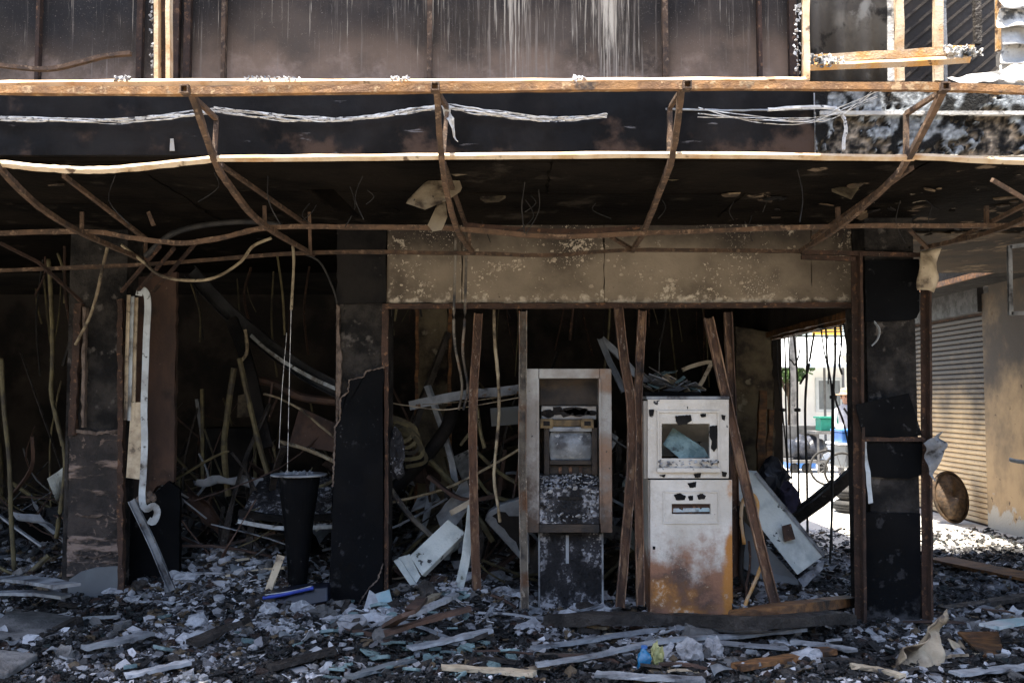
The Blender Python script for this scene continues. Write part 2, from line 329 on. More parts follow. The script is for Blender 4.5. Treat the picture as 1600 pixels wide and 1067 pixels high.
pillarpl = M('stained_plaster_pillar', (.17,.14,.09), (.09,.072,.05), s=3, rough=.9, bump=.4, bs=40, world=True, patches=[P(s=3, t=.58, w=.08, c=(.025,.02,.018)), P(s=6, t=.64, w=.04, c=(.26,.23,.17))])
conduit = M('scorched_conduit', (.13,.11,.055), (.07,.058,.034), s=9, rough=.7, bump=.2, bs=80, rnd=.35, patches=[P(s=5, t=.60, w=.07, c=(.045,.038,.028))])
conduitp = M('pale_cable_sheath', (.36,.30,.20), (.20,.155,.10), s=9, rough=.7, bump=.5, bs=80, rnd=.25, patches=[P(s=7, t=.57, w=.08, c=(.05,.04,.03)), P(s=30, t=.66, w=.04, c=(.03,.025,.02))])
wireb = M('black_wire', (.012,.012,.013), (.03,.028,.026), s=12, rough=.7, bump=.2, rnd=.3)
wirew = M('white_wire', (.70,.69,.66), (.42,.41,.40), s=16, rough=.7, bump=.3, patches=[P(s=22, t=.6, w=.05, c=(.05,.05,.055))])  # near-white wire with dark specks
blackpanel = M('matt_black_panel', (.0022,.0026,.0034), (.004,.0045,.0056), s=1.5, rough=.5, rough2=.72, spec=.06, bump=.12, bs=30, world=True, patches=[P(s=30, t=.70, w=.04, c=(.05,.05,.053), m=(3,.5), h=.4), P(s=9, t=.67, w=.03, c=(.022,.022,.024), h=.8, m=(2,.4)), P(s=5, t=.63, w=.10, c=(.05,.05,.052), z=(-.7,.28), rg=.75), P(s=60, st=(1,1,.2), t=.72, w=.05, c=(.035,.035,.037))])
colconc = M('sooty_column_plaster', (.013,.0125,.0125), (.042,.038,.035), s=5, rough=.95, spec=.12, bump=.7, bs=40, world=True, patches=[P(s=8, t=.63, w=.05, c=(.10,.09,.082)), P(s=5, t=.67, w=.02, c=(.012,.012,.012), h=-.6)])
ridge = M('scored_brick_render', (.050,.041,.037), (.024,.021,.020), s=6, rough=.9, bump=.8, bs=45, world=True, patches=[P(s=6, st=(.45,1,1.9), t=.585, w=.05, c=(.24,.18,.15), h=.9, z=(-.12,.9)), P(s=22, t=.64, w=.04, c=(.15,.11,.09), m=(4,.5)), P(s=14, t=.66, w=.05, c=(.02,.018,.017))])
mortar = M('pale_mortar', (.17,.13,.105), (.08,.06,.05), s=12, rough=.95, bump=.8, bs=60)
plast = M('melted_cream_plastic', (.42,.35,.25), (.24,.19,.13), s=6, rough=.5, bump=.3, bs=40, rnd=.2, patches=[P(s=6, t=.60, w=.06, c=(.06,.045,.035)), P(s=25, t=.66, w=.04, c=(.04,.035,.03))])
meltw = M('melted_white_sheet', (.56,.55,.52), (.34,.33,.31), s=6, rough=.6, bump=.4, bs=40, patches=[P(s=9, t=.60, w=.05, c=(.07,.07,.07))])
corrm = M('grey_corrugated_sheet', (.24,.215,.18), (.12,.105,.09), s=3, rough=.6, bump=.15, world=True, patches=[P(s=5, t=.6, w=.05, c=(.04,.036,.034)), P(s=4, t=.63, w=.05, c=(.40,.38,.34))])
corrd = M('dark_corrugated_sheet', (.075,.06,.047), (.045,.037,.030), s=3, rough=.6, bump=.15, world=True)
shutm = M('beige_shutter', (.56,.41,.235), (.46,.33,.19), s=2.5, rough=.55, bump=.1, bs=60, world=True, patches=[P(s=1.4, t=.50, w=.3, c=(.05,.043,.038), z=(.45,1.45)), P(s=20, t=.70, w=.04, c=(.09,.07,.05))])  # darkened toward the top: fading bounce light is put into the colour
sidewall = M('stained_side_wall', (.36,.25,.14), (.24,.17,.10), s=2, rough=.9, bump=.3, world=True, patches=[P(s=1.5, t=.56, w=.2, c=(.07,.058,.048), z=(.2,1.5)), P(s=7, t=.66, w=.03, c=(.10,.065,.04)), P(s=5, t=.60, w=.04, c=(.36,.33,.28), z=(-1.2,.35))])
alleysof = M('smoky_alley_ceiling', (.085,.058,.034), (.038,.028,.02), s=2, rough=.9, bump=.5, bs=20, world=True, patches=[P(s=3, t=.58, w=.04, c=(.22,.16,.10), h=.5), P(s=8, t=.68, w=.03, c=(.02,.018,.016))])
wicker = M('brown_wicker', (.065,.04,.022), (.03,.02,.013), s=20, rough=.8, bump=.5)
tyrem = M('tyre_rubber', (.02,.02,.02), (.035,.034,.033), s=6, rough=.8, bump=.4, bs=90)
steelp = M('painted_cart_steel', (.12,.12,.12), (.08,.08,.08), s=6, rough=.5, bump=.1)
bluep = M('blue_plastic', (.05,.16,.42), (.04,.12,.34), s=5, rough=.4, bump=.05)
tealp = M('teal_crate_plastic', (.02,.22,.15), (.015,.16,.11), s=5, rough=.45, bump=.05)
bagm = M('black_bag_plastic', (.045,.05,.065), (.02,.022,.028), s=6, rough=.3, bump=.5, bs=20)
whitewall = M('far_white_wall', (.88,.87,.83), (.80,.78,.74), s=1, rough=.9, bump=.1, world=True)
farroof = M('far_zinc_roof', (.62,.65,.66), (.5,.53,.54), s=2, rough=.6, bump=.1, world=True)
farglass = M('far_dark_window', (.22,.24,.25), (.15,.17,.18), s=2, rough=.2, bump=0)
yellowp = M('yellow_board', (.75,.42,.06), (.6,.32,.05), s=3, rough=.6, bump=.05)
skin = M('skin', (.42,.24,.16), (.36,.2,.13), s=8, rough=.6, bump=.05)
shirt = M('white_shirt', (.62,.62,.63), (.5,.5,.52), s=8, rough=.9, bump=.2)
trouser = M('dark_trousers', (.05,.05,.07), (.035,.035,.05), s=8, rough=.9, bump=.2)
straw = M('straw_hat_weave', (.42,.30,.19), (.32,.22,.13), s=30, rough=.8, bump=.3)
hairm = M('black_hair', (.015,.013,.012), (.025,.02,.018), s=20, rough=.6, bump=.2)
leafm = M('leaf_green', (.06,.11,.03), (.03,.065,.018), s=4, rough=.6, bump=.05)
barkm = M('bark', (.09,.065,.045), (.05,.037,.028), s=8, rough=.9, bump=.5)
bluegl = M('blue_plastic_bottle', (.01,.16,.33), (.008,.09,.2), s=8, rough=.2, spec=.6, bump=.1)
yellowgl = M('yellow_green_plastic', (.42,.40,.16), (.25,.26,.12), s=8, rough=.3, bump=.2)
bluecase = M('blue_black_plastic', (.012,.016,.035), (.008,.01,.018), s=4, rough=.3, bump=.1)
bluerim = M('blue_rim_plastic', (.03,.06,.36), (.02,.04,.22), s=5, rough=.3, bump=.1)
purple = M('dusty_purple_cloth', (.055,.048,.085), (.03,.027,.045), s=8, rough=.9, bump=.5)
tealsheet = M('teal_coated_sheet', (.20,.34,.38), (.36,.40,.42), s=4, rough=.4, bump=.2, patches=[P(s=6, t=.62, w=.05, c=(.06,.065,.07))])
ductm = M('smoked_duct_steel', (.045,.045,.047), (.02,.02,.021), s=5, rough=.45, rough2=.7, bump=.2)
rubblem = M('mixed_rubble', (.02,.02,.022), (.20,.20,.21), s=14, rough=.42, rough2=.85, spec=.5, bump=.6, bs=80, attr='Col')
graypanel = M('grey_painted_panel', (.13,.145,.155), (.10,.11,.12), s=3, rough=.4, bump=.1)

# ================================================================== SETTING
HEAPS = [(-1.9,7.35,.20,.55),(-2.5,7.7,.14,.5),(-.6,7.1,.11,.4),(1.9,7.0,.09,.35),(-3.4,7.7,.12,.6),(.65,6.75,.06,.25),(-1.0,6.5,.04,.28),(-1.75,6.9,.05,.3),(.4,6.5,.07,.25),(1.75,6.6,.08,.2),(-.5,6.45,.08,.3),(-1.1,6.1,.05,.5),(-2.6,6.2,.05,.4),(3.4,6.6,.07,.5),(4.0,7.6,.05,.6),(1.0,5.9,.04,.4)]
def hgt(x, y):                          # height of the rubble bed
    def ss(a, b, v):
        t = max(0, min(1, (v-a)/(b-a))); return t*t*(3-2*t)
    n = noise.noise(Vector((x*1.3, y*1.3, 1.7))) + .5*noise.noise(Vector((x*3.1, y*3.1, 5.2)))
    f = noise.noise(Vector((x*9, y*9, 2.1)))*.6 + noise.noise(Vector((x*21, y*21, 8.3)))*.4
    inside = 1 - ss(2.4, 3.0, x)
    heap = sum(a*math.exp(-((x-hx)**2+(y-hy)**2)/(r*r)) for hx, hy, a, r in HEAPS)
    base = .035 + heap + .085*ss(6.45, 6.95, y)*inside + .26*ss(7.2, 10.2, y)*inside
    amp = .035 + .03*ss(6.2, 7.0, y) + .10*ss(7.2, 9, y)*inside
    fade = 1 - ss(2.6, 3.6, x)*ss(9.0, 10.6, y)
    return .006 + max(0, (base + amp*n + .030*f))*fade
g = B(); box(g, -300, 300, -300, 300, -.3, 0); obj('ground', g, asphalt, kind='structure', keep=True)
g = B(); box(g, 2.7, 30, 8.6, 60, -.05, .004); obj('alley_paving', g, alleyc, kind='structure', keep=True)
g = B(); box(g, -8, 2.95, 6.62, 12, -.05, .10); obj('shop_floor', g, floorm, kind='structure', keep=True)
# rubble bed: ash and crumbs lying over pavement and floor
g = B(); X0, X1, Y0, Y1, S = -5.6, 6.2, 4.7, 11.6, .034
nx, ny = int((X1-X0)/S), int((Y1-Y0)/S); grid = []
for i in range(nx+1):
    row = []
    for j in range(ny+1):
        x = X0+i*S+rng.uniform(-.3,.3)*S; y = Y0+j*S+rng.uniform(-.3,.3)*S
        row.append(g.verts.new((x, y, hgt(x, y) + rng.uniform(-.007,.007))))
    grid.append(row)
for i in range(nx):
    for j in range(ny):
        x = X0+i*S; y = Y0+j*S
        if x > 3.0 and y > 10.4 + .5*noise.noise(Vector((x*2, y*2, 0))): continue
        g.faces.new([grid[i][j], grid[i+1][j], grid[i+1][j+1], grid[i][j+1]])
obj('ash_and_cinder_bed', g, ashbed, kind='stuff', keep=True, label='dark bed of ash and cinders over pavement and shop floor', cat='ash')

# ------------------------------------------------------------------ the burnt building
YF = 6.9; ZS = 2.86
bld = thing('burned_building', 'fire gutted corner shop building with sooty columns and overhanging upper floor', 'building', (0, 7.0, 0))
g = B(); box(g, -8, 9, 4.97, 9.6, ZS, ZS+.32); obj('overhang_slab', g, soffit, bld, label='sooty overhanging slab with peeling underside')
g = B(); box(g, -8, 2.6, 9.6, 12, ZS, ZS+.32); obj('ceiling_slab', g, sootwall, bld)
xs = A(1272, 190, 4.93).x
g = B(); box(g, -8, xs, 4.93, 4.97, ZS+.004, 3.21); obj('fascia', g, fasciab, bld, label='black sooty slab edge strung with white cables')
g = B(); cl = g.loops.layers.color.new('Col'); stp = .009; nX = int((4.6-xs)/stp); nZ = int((3.2-ZS)/stp); gv = []; gd = []
for i in range(nX+1):
    r1 = []; r2 = []
    for k in range(nZ+1):
        x = xs+.002+i*stp; z = ZS+.004+k*stp; q = Vector((x, 0, z))
        a = noise.noise(q*4.2+Vector((1,0,2)))+.5*noise.noise(q*9+Vector((5,0,1)))+.45*noise.noise(q*19)+.3*noise.noise(q*41) - (z-3.02)*1.6
        cr_d = max(0, min(1, (a-.10)/.12)); rg_ = noise.noise(q*38)*.5+noise.noise(q*70)*.5
        y = 4.915 + .030*cr_d + .007*rg_*(.25+cr_d) - (.012 if 3.055 < z < 3.085 else 0)
        r1.append(g.verts.new((x, y, z))); r2.append((cr_d, rg_, noise.noise(q*6+Vector((9,9,9))), noise.noise(q*17+Vector((3,1,9)))))
    gv.append(r1); gd.append(r2)
for i in range(nX):
    for k in range(nZ):
        f = g.faces.new([gv[i][k], gv[i+1][k], gv[i+1][k+1], gv[i][k+1]]); f.smooth = True
        for l, (ii, kk) in zip(f.loops, ((i,k),(i+1,k),(i+1,k+1),(i,k+1))):
            c_, rg_, n1, n2 = gd[ii][kk]
            if c_ > .5: v_ = .30+.5*n2+.6*rg_; col = (v_*1.0, v_*.92, v_*.82)
            elif .08 < c_: col = (.02,.02,.022)
            else:
                v_ = max(.012, min(.7, .50 - 2.0*max(0, n1+n2*.9-.02) + .5*rg_)); col = (v_*.96, v_, v_*1.03)
            l[cl] = (*[max(.01, q) for q in col], 1)
box(g, xs+.002, 8.6, 4.955, 4.97, ZS+.004, 3.2)
fascattr = M('flaking_fascia', (.3,.31,.33), None, s=14, rough=.85, bump=.6, bs=80, attr='Col', world=True)
obj('fascia', g, fascattr, bld, label='pale slab edge with flaking plaster and bare craters')
# drip moulding over the pale fascia
g = B(); sweep(g, [Vector((xs+.02, 4.905, 3.075)), Vector((3.6, 4.905, 3.075))], sq(.03, .02)); obj('drip_moulding', g, meltw, bld)
g = B(); sweep(g, subpath([A(1040,171,4.922), A(1150,173,4.922), A(1300,170,4.92)],.04,.002), sq(.008, .008), jit=.002); obj('drip_moulding', g, alum, bld)
# upper wall panels between mullions
YU = 5.15
mull = [-300, 352, 672, 1038, 1185, 1250]
for i, (a, b) in enumerate(zip(mull, mull[1:])):
    xa, xb = A(a, 60, YU).x, A(b, 60, YU).x
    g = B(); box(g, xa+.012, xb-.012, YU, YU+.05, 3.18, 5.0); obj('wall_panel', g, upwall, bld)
for px, wd, mt in ((276,.05,rustdark),(296,.035,rustdark),(352,.022,rust),(672,.026,rust),(1038,.03,rust),(1185,.02,rustdark),(1236,.04,rustdark),(222,.03,rustdark),(64,.02,rustdark)):
    x = A(px, 60, YU).x; g = B(); sweep(g, [Vector((x, YU-.022, 3.17)), Vector((x, YU-.022, 5.0))], sq(wd, .04)); obj('mullion', g, mt, bld)
g = B(); box(g, -8, 1.62, 4.62, 5.2, 4.98, 5.2); obj('added_shade_slab', g, soot, bld)  # out-of-view slab added to keep sun off the upper wall
g = B(); box(g, -8, 1.6, 5.25, 12, 3.19, 7.0); obj('upper_storey', g, soot, bld)
g = B(); box(g, 1.62, 2.9, 6.6, 12, 3.19, 7.0); obj('upper_storey', g, soot, bld)
g = B(); box(g, 2.92, 9, 5.75, 9.3, 3.19, 5.6); obj('upper_storey', g, corrm, bld)
# grey corrugated sheet in the open corner bay
def corrug(P0, U, V, nU, amp, per):     # P0 corner, U across, V along the ribs
    q = B(); nr = U.cross(V).normalized(); n = int(U.length/per*6); L0 = []; L1 = []
    for i in range(n+1):
        t = i/n; h = nr*amp*math.sin(2*math.pi*t*U.length/per)
        L0.append(q.verts.new(P0+U*t+h)); L1.append(q.verts.new(P0+U*t+V+h))
    for i in range(n): face(q, [L0[i], L0[i+1], L1[i+1], L1[i]])
    return q
p0 = A(1262, 128, 5.5); p1 = A(1400, 128, 5.5)
obj('corrugated_sheet', corrug(p0, p1-p0, Vector((0,0,1.3)), 0, .022, .15), corrm, bld, solid=.003, smooth=True, label='upright grey corrugated sheet in the open upper bay')
# slanting ribbed sheets
for a, b in ((1398,1462),(1470,1560)):
    q0 = A(a, 132, 5.45); q1 = A(b, 132, 5.45); n = 0
    pl = thing  # slanted ribs as separate battens on a dark backing
    g = B(); box(g, q0.x, q1.x, 5.47, 5.49, q0.z-.02, q0.z+1.2); bk = obj('backing_sheet', g, corrd, bld)
    for k in range(18):
        z0 = q0.z - .35 + k*.085; W = q1.x-q0.x
        c = [Vector((q0.x, 5.462, z0)), Vector((q1.x, 5.462, z0+W*.85))]
        if c[1].z < q0.z-.02 or c[0].z > q0.z+1.1: continue
        if c[0].z < q0.z-.02:
            t = (q0.z-.02-c[0].z)/(c[1].z-c[0].z); c[0] = c[0].lerp(c[1], t)
        g = B(); sweep(g, c, sq(.016, .014), up=(0,-1,0)); obj('slanting_rib', g, corrd, bk)
# header over the machines: three cracked slabs
hz1, hz0 = A(800, 368, YF).z, A(800, 473, YF).z
cuts = [603, 722, 944, 1268, 1332]
for a, b in zip(cuts, cuts[1:]):
    xa, xb = A(a, 420, YF).x, A(b, 420, YF).x
    p2 = jag([(xa+.003, hz0), (xb-.003, hz0), (xb-.003, ZS), (xa+.003, ZS)], .004, .05)
    g = plate(B(), [Vector((x, YF, z)) for x, z in p2], (0, .05, 0)); obj('header_slab', g, header, bld)
flk = M('lifted_plaster_flake', (.46,.39,.30), (.30,.25,.19), s=20, rough=.95, bump=.4, bs=90, rnd=.2)
band = [(720,452),(760,430),(800,412),(850,402),(905,404),(950,414),(1000,424),(1060,440)]
for k in range(210):
    if k < 130: i = rng.randrange(len(band)-1); t_ = rng.random(); px = band[i][0]*(1-t_)+band[i+1][0]*t_; py = band[i][1]*(1-t_)+band[i+1][1]*t_+rng.gauss(0,7)
    elif k < 170: px = rng.gauss(1160,18); py = rng.gauss(425,20)
    else: px = rng.uniform(610,1290); py = rng.choice((rng.uniform(380,392), rng.uniform(440,470)))
    if not 378 < py < 470: continue
    g = B(); shard(g, A(px, py, YF-.0015), .003+.016*rng.random()**2.5, .004, erot(R(90)+rng.uniform(-.2,.2), rng.uniform(-.2,.2), rng.uniform(-.1,.1)), 6, asp=rng.uniform(.8,1.8)); obj('plaster_flake', g, flk, bld)
g = B(); box(g, A(603,420,YF).x, A(1332,420,YF).x, YF+.055, YF+.25, hz0+.004, ZS); obj('header_core', g, soot, bld)
g = B(); sweep(g, subpath([A(598, 479, YF-.01), A(1345, 477, YF-.01)], .1, .003), sq(.06, .035), jit=.003); obj('header_trim', g, rustdark, bld)
g = B(); sweep(g, subpath([A(602, 482, YF+.02), A(602, 945, YF+.02)], .08, .003), sq(.045, .03), up=(0,1,0), jit=.004); obj('door_jamb', g, rustdark, bld, label='charred reddish jamb beside the black column')
# middle column
cm = obj('column', boxpx(B(), 529, 601, 330, 968, YF+.03, .4), colconc, bld, label='middle column with black cladding broken off at its top')
g = platepx(B(), [(525,330),(606,330),(602,415),(604,471),(596,474),(527,474)], YF-.02, .05, .006, .05); obj('upper_cladding', g, soot, cm)
g = platepx(B(), [(513,964),(600,964),(599,575),(572,580),(569,589),(546,594),(544,612),(532,622),(531,655),(524,668),(520,760),(517,850)], YF-.03, .06, .006, .05); obj('cladding', g, blackpanel, cm)
g = platepx(B(), [(525,474),(531,480),(530,520),(534,560),(530,640),(524,690)], YF-.005, .03, .004, .03); obj('broken_edge', g, mortar, cm)
for pts in ([(520,760),(524,668),(531,655),(532,622),(544,612),(546,594),(569,588),(572,580),(599,574)], [(599,880),(590,905),(575,920),(560,945)]):
    g = B(); sweep(g, subpath([A(x,y,YF-.032) for x, y in pts], .015, .003), sq(.010,.008), jit=.004); obj('broken_edge', g, mortar, cm)  # pale strips along the broken cladding edge, painting in its highlight
# right corner column with panels and a rusty angle frame
YC = 6.62
cr_ = obj('column', boxpx(B(), 1350, 1442, 330, 995, YC+.035, .42), colconc, bld, label='corner column clad with black panels in a rusty frame')
for pp in ([(1352,407),(1436,405),(1437,486),(1432,497),(1418,501),(1352,503)], [(1351,800),(1438,802),(1438,980),(1350,980)], [(1349,690),(1441,688),(1440,742),(1420,748),(1358,745)]):
    obj('cladding_panel', platepx(B(), pp, YC+.012, .02, .003, .06), blackpanel, cr_)
g = B(); plate(g, [A(1337,632,YC-.07), A(1420,614,YC-.05), A(1441,680,YC-.02), A(1392,684,YC-.02), A(1348,681,YC-.03)], (0,.012,0)); obj('loose_panel', g, blackpanel, cr_, label='loose black panel tilted off the column')
for a, b, wd in (((1338,396),(1345,992),.058),((1446,400),(1449,985),.05)):
    g = B(); sweep(g, subpath([A(*a,YC), A(*b,YC)], .12, .002), [(-wd/2,-.03),(wd/2,-.03),(wd/2,-.022),(-.01,-.022),(-.01,.04),(-wd/2,.04)], up=(0,-1,0)); obj('frame_post', g, rustdark, cr_)
for a, b in (((1347,981),(1446,980)),((1347,686),(1444,686)),((1252,394),(1446,399)),((1252,402),(1336,405))):
    g = B(); sweep(g, subpath([A(*a,YC-.005), A(*b,YC-.005)], .1, .003), sq(.03, .03)); obj('frame_rail', g, rustdark, cr_)
g = B(); sweep(g, cr([A(1366,503,YC), A(1374,515,YC-.03), A(1371,530,YC-.02), A(1362,540,YC)], 4), sq(.004,.03), up=(0,-1,0)); obj('peeled_strip', g, stripm, cr_)
g = B(); sheet(g, A(1348,690,YC-.03), A(1354,690,YC-.03), A(1364,785,YC-.04), A(1357,787,YC-.04), 3, 10, .012, 12, 3); obj('peeled_strip', g, stripm, cr_, solid=.004)
# left pillar
YL = 7.1
lp = obj('column', boxpx(B(), 112, 186, 330, 950, YL+.03, .3), colconc, bld, label='left column of scored render with a sheet metal foot')
g = platepx(B(), [(108,676),(186,674),(185,900),(104,900)], YL-.004, .034, .004, .04); obj('scored_render', g, ridge, lp)
for k, y in enumerate((803, 862)):
    x0 = rng.uniform(112,132); x1 = rng.uniform(152,182)
    g = B(); sweep(g, cr([A(x0,y,YL-.006), A((x0*2+x1)/3,y+rng.uniform(3,9),YL-.009), A((x0+2*x1)/3,y+rng.uniform(-3,8),YL-.006), A(x1,y+rng.uniform(2,12),YL-.004)],4), sq(.014,.010), jit=.009); obj('mortar_ridge', g, mortar, lp)
g = platepx(B(), [(101,952),(186,952),(184,884),(150,886),(126,893),(108,905)], YL-.02, .014, .003, .05); obj('sheet_metal_foot', g, graypanel, lp)
for a, b, wd, mt in (((124,474),(114,680),.05,rustdark),((189,468),(190,945),.04,rustdark),((134,480),(131,668),.02,mortar)):
    g = B(); sweep(g, subpath([A(*a,YL-.01), A(*b,YL-.01)], .05, .004), sq(wd,.05), up=(0,-1,0), jit=.005); obj('edge_strip', g, mt, lp)
g = B(); sweep(g, subpath([A(112,672,YL-.012), A(150,677,YL-.012), A(187,673,YL-.012)], .02, .006), sq(.016,.02), jit=.006); obj('broken_edge', g, mortar, lp)
g = platepx(B(), [(196,436),(276,425),(274,560),(272,752),(245,760),(235,775),(214,788),(192,770)], YL+.25, .05, .006, .06); obj('side_panel', g, brownpanel, lp)
g = platepx(B(), [(190,772),(212,785),(238,772),(262,752),(281,764),(281,935),(190,948)], YL+.2, .04, .005, .05); obj('side_base', g, blackpanel, lp)
# back and side walls, back pillar, plaster pillar
g = B(); box(g, -8, 2.6, 11.6, 11.9, 0, ZS); obj('back_wall', g, sootwall, bld)
g = B(); box(g, -8, -7.7, 6.9, 11.6, 0, ZS); obj('side_wall', g, sootwall, bld)
g = B(); box(g, 2.56, 2.74, 9.75, 11.6, 0, ZS); obj('side_wall', g, sootwall, bld)
g = B(); box(g, 2.52, 2.74, 7.05, 9.75, 2.20, ZS)
obj('side_lintel', g, sootwall, bld)
g = B(); sweep(g, subpath([Vector((2.50,7.05,2.22)), Vector((2.50,9.7,2.22))], .15, .008), sq(.05,.05), jit=.006); obj('lintel_batten', g, brownwood, bld)
g = B(); sweep(g, subpath([Vector((2.54,7.1,2.185)), Vector((2.54,9.7,2.185))], .15, .008), sq(.05,.03), jit=.006); obj('lintel_batten', g, brownwood, bld)
x0, x1 = A(1150, 600, 9.35).x, A(1208, 600, 9.35).x
g = B(); 
p2 = jag([(x0, 0), (x1, 0), (x1+.01, 1.2), (x1-.01, 2.25), (x0, 2.3)], .012, .08)
plate(g, [Vector((x, 9.35, z)) for x, z in p2], (0, .35, 0)); obj('column', g, pillarpl, bld, label='stained plaster column at the back of the side opening')
for px, py0, py1, wd in ((1192,610,800,.07),(1204,640,790,.05)):
    g = B(); sweep(g, subpath([A(px,py0,9.15), A(px-6,py1,9.15)], .1, .006), sq(wd,.06), up=(0,-1,0), jit=.006); obj('charred_stud', g, brownwood, bld)
p2 = [(648,470),(699,470),(700,560),(698,640),(700,830),(650,830),(644,700),(650,600),(654,560)]
pq = platepx(B(), p2, 8.9, .3, .008, .08); obj('column', pq, pillarpl, bld, label='stained cream plaster column deep inside the shop')
g = B(); sweep(g, [A(700,520,8.85), A(655,640,8.8), A(640,680,8.75)], sq(.16,.05)); obj('charred_brace', g, charwood, bld)
for px in (652, 703):
    g = B(); sweep(g, subpath([A(px,470,8.8), A(px+rng.uniform(-3,3),800,8.8)], .1, .006), sq(.03,.03), jit=.004); obj('door_trim', g, brownwood, bld)
# peeled pieces of the soffit
for pp, Y, mt in ([[(1000,272),(1040,266),(1105,268),(1090,276),(1050,283)], 5.35, pillarpl], [[(694,268),(735,262),(733,272),(712,276)], 5.2, plast], [[(750,312),(790,310),(780,316),(758,317)], 5.8, pillarpl], [[(470,290),(520,300),(560,340),(520,330)], 5.7, soffit], [[(1300,300),(1345,290),(1330,312)], 5.6, pillarpl],[[(1380,262),(1440,258),(1420,272)], 5.3, pillarpl]):
    g = plate(B(), [A(x, y, Y+ (300-y)*.004) for x, y in pp], (0,.01,.02)); obj('peeled_soffit_flake', g, mt, bld)
for k, (x0, x1, y0, y1, dz, mt) in enumerate(((-4.2,-2.05,5.05,6.1,.010,soffit),(-2.04,.2,5.05,5.75,.008,soffit),(.215,2.2,5.02,5.8,.012,soffit),(-2.03,-.4,5.77,6.85,.006,soffit),(-.38,1.4,5.82,6.86,.014,soffit),(1.43,2.3,5.83,6.6,.007,soffit),(-4.2,-2.06,6.12,6.85,.013,soffit),(2.22,4.4,5.02,6.2,.009,soffit))):
    p2 = jag([(x0,y0),(x1,y0),(x1,y1),(x0,y1)], .010, .07); g = plate(B(), [Vector((x,y,ZS-dz)) for x, y in p2], (0,0,dz-.001)); obj('soffit_board', g, mt, bld)
for k in range(26):
    x = rng.uniform(-2.6, 3.4); y = rng.uniform(5.1, 6.8); L = rng.uniform(.06,.3); g = B(); p0 = Vector((x,y,ZS-.01))
    sweep(g, cr([p0, p0+Vector((rng.uniform(-.05,.05),0,-L*.5)), p0+Vector((rng.uniform(-.1,.1),rng.uniform(-.03,.03),-L))],4), rnd(.003,4), jit=.001); obj('dangling_fibre', g, wireb, bld)
for k in range(120):
    x = rng.uniform(-2.8, 4.0); y = rng.uniform(5.1, 7.4); r = rng.uniform(.015,.06)
    if x < 1.5 and rng.random() < .93: continue
    g = B(); shard(g, (x, y, ZS-.012-rng.uniform(0,.02)), r, .008, erot(rng.uniform(-.25,.25), rng.uniform(-.25,.25), rng.uniform(0,6)), 6, asp=1.6)
    obj('soffit_flake', g, rng.choice((soffit, alleysof, alleysof, soot)), bld)

# ------------------------------------------------------------------ shutter building across the alley
XA = 5.92
sb = thing('shutter_building', 'stained building across the alley with a closed roller shutter', 'building', (XA+1, 12.5, 0))
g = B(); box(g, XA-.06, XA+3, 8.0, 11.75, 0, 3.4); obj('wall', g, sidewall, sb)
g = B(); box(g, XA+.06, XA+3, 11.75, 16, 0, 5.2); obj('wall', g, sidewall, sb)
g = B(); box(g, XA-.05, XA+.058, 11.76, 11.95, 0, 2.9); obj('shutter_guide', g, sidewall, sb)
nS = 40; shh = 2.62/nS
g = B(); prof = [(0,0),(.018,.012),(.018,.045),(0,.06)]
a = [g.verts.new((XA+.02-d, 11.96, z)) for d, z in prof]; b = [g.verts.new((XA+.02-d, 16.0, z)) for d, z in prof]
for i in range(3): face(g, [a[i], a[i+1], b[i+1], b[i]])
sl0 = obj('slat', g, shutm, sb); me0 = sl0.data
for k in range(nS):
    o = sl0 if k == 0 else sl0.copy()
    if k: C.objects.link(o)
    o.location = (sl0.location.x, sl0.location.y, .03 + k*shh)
g = B(); box(g, XA+.03, XA+.058, 11.96, 16, 0, 2.7); obj('shutter_backing', g, rustdark, sb)
g = B(); box(g, XA-.1, XA+.05, 11.96, 16, 2.68, 3.0); obj('shutter_box', g, ductm, sb)
g = B(); box(g, XA-.75, XA-.1, 8.0, 15.9, 2.98, 3.5); obj('overhang_beam', g, soot, sb)
g = B(); box(g, XA-.78, XA-.75, 8.0, 15.9, 2.94, 3.0); obj('beam_edge', g, brownwood, sb)
g = B(); box(g, 3.0, XA-.8, 4.99, 9.5, ZS-.012, ZS-.002)
bmesh.ops.bisect_plane(g, geom=g.verts[:]+g.edges[:]+g.faces[:], plane_co=(3.0,7.2,0), plane_no=(0,1,0), clear_inner=True)
obj('alley_ceiling', g, alleysof, bld)

house_o = thing('added_opposite_row', 'unseen cream shophouse row opposite, added to block low sky', 'building', (0, -13, 0))  # row behind the camera, added to cut the low sky light
oppm = M('opposite_cream_wall', (.50,.44,.34), (.42,.37,.29), s=1, rough=.9, world=True)
g = B(); box(g, -40, 40, -20, -13, 0, 7.5); obj('wall', g, oppm, house_o)
for k in range(14):
    g = B(); box(g, -38+k*5.6, -34+k*5.6, -13.05, -12.99, .1, 2.8); obj('roller_shutter', g, corrm, house_o)
    g = B(); box(g, -37+k*5.6, -35+k*5.6, -13.05, -12.99, 4.4, 6.0); obj('window', g, ductm, house_o)

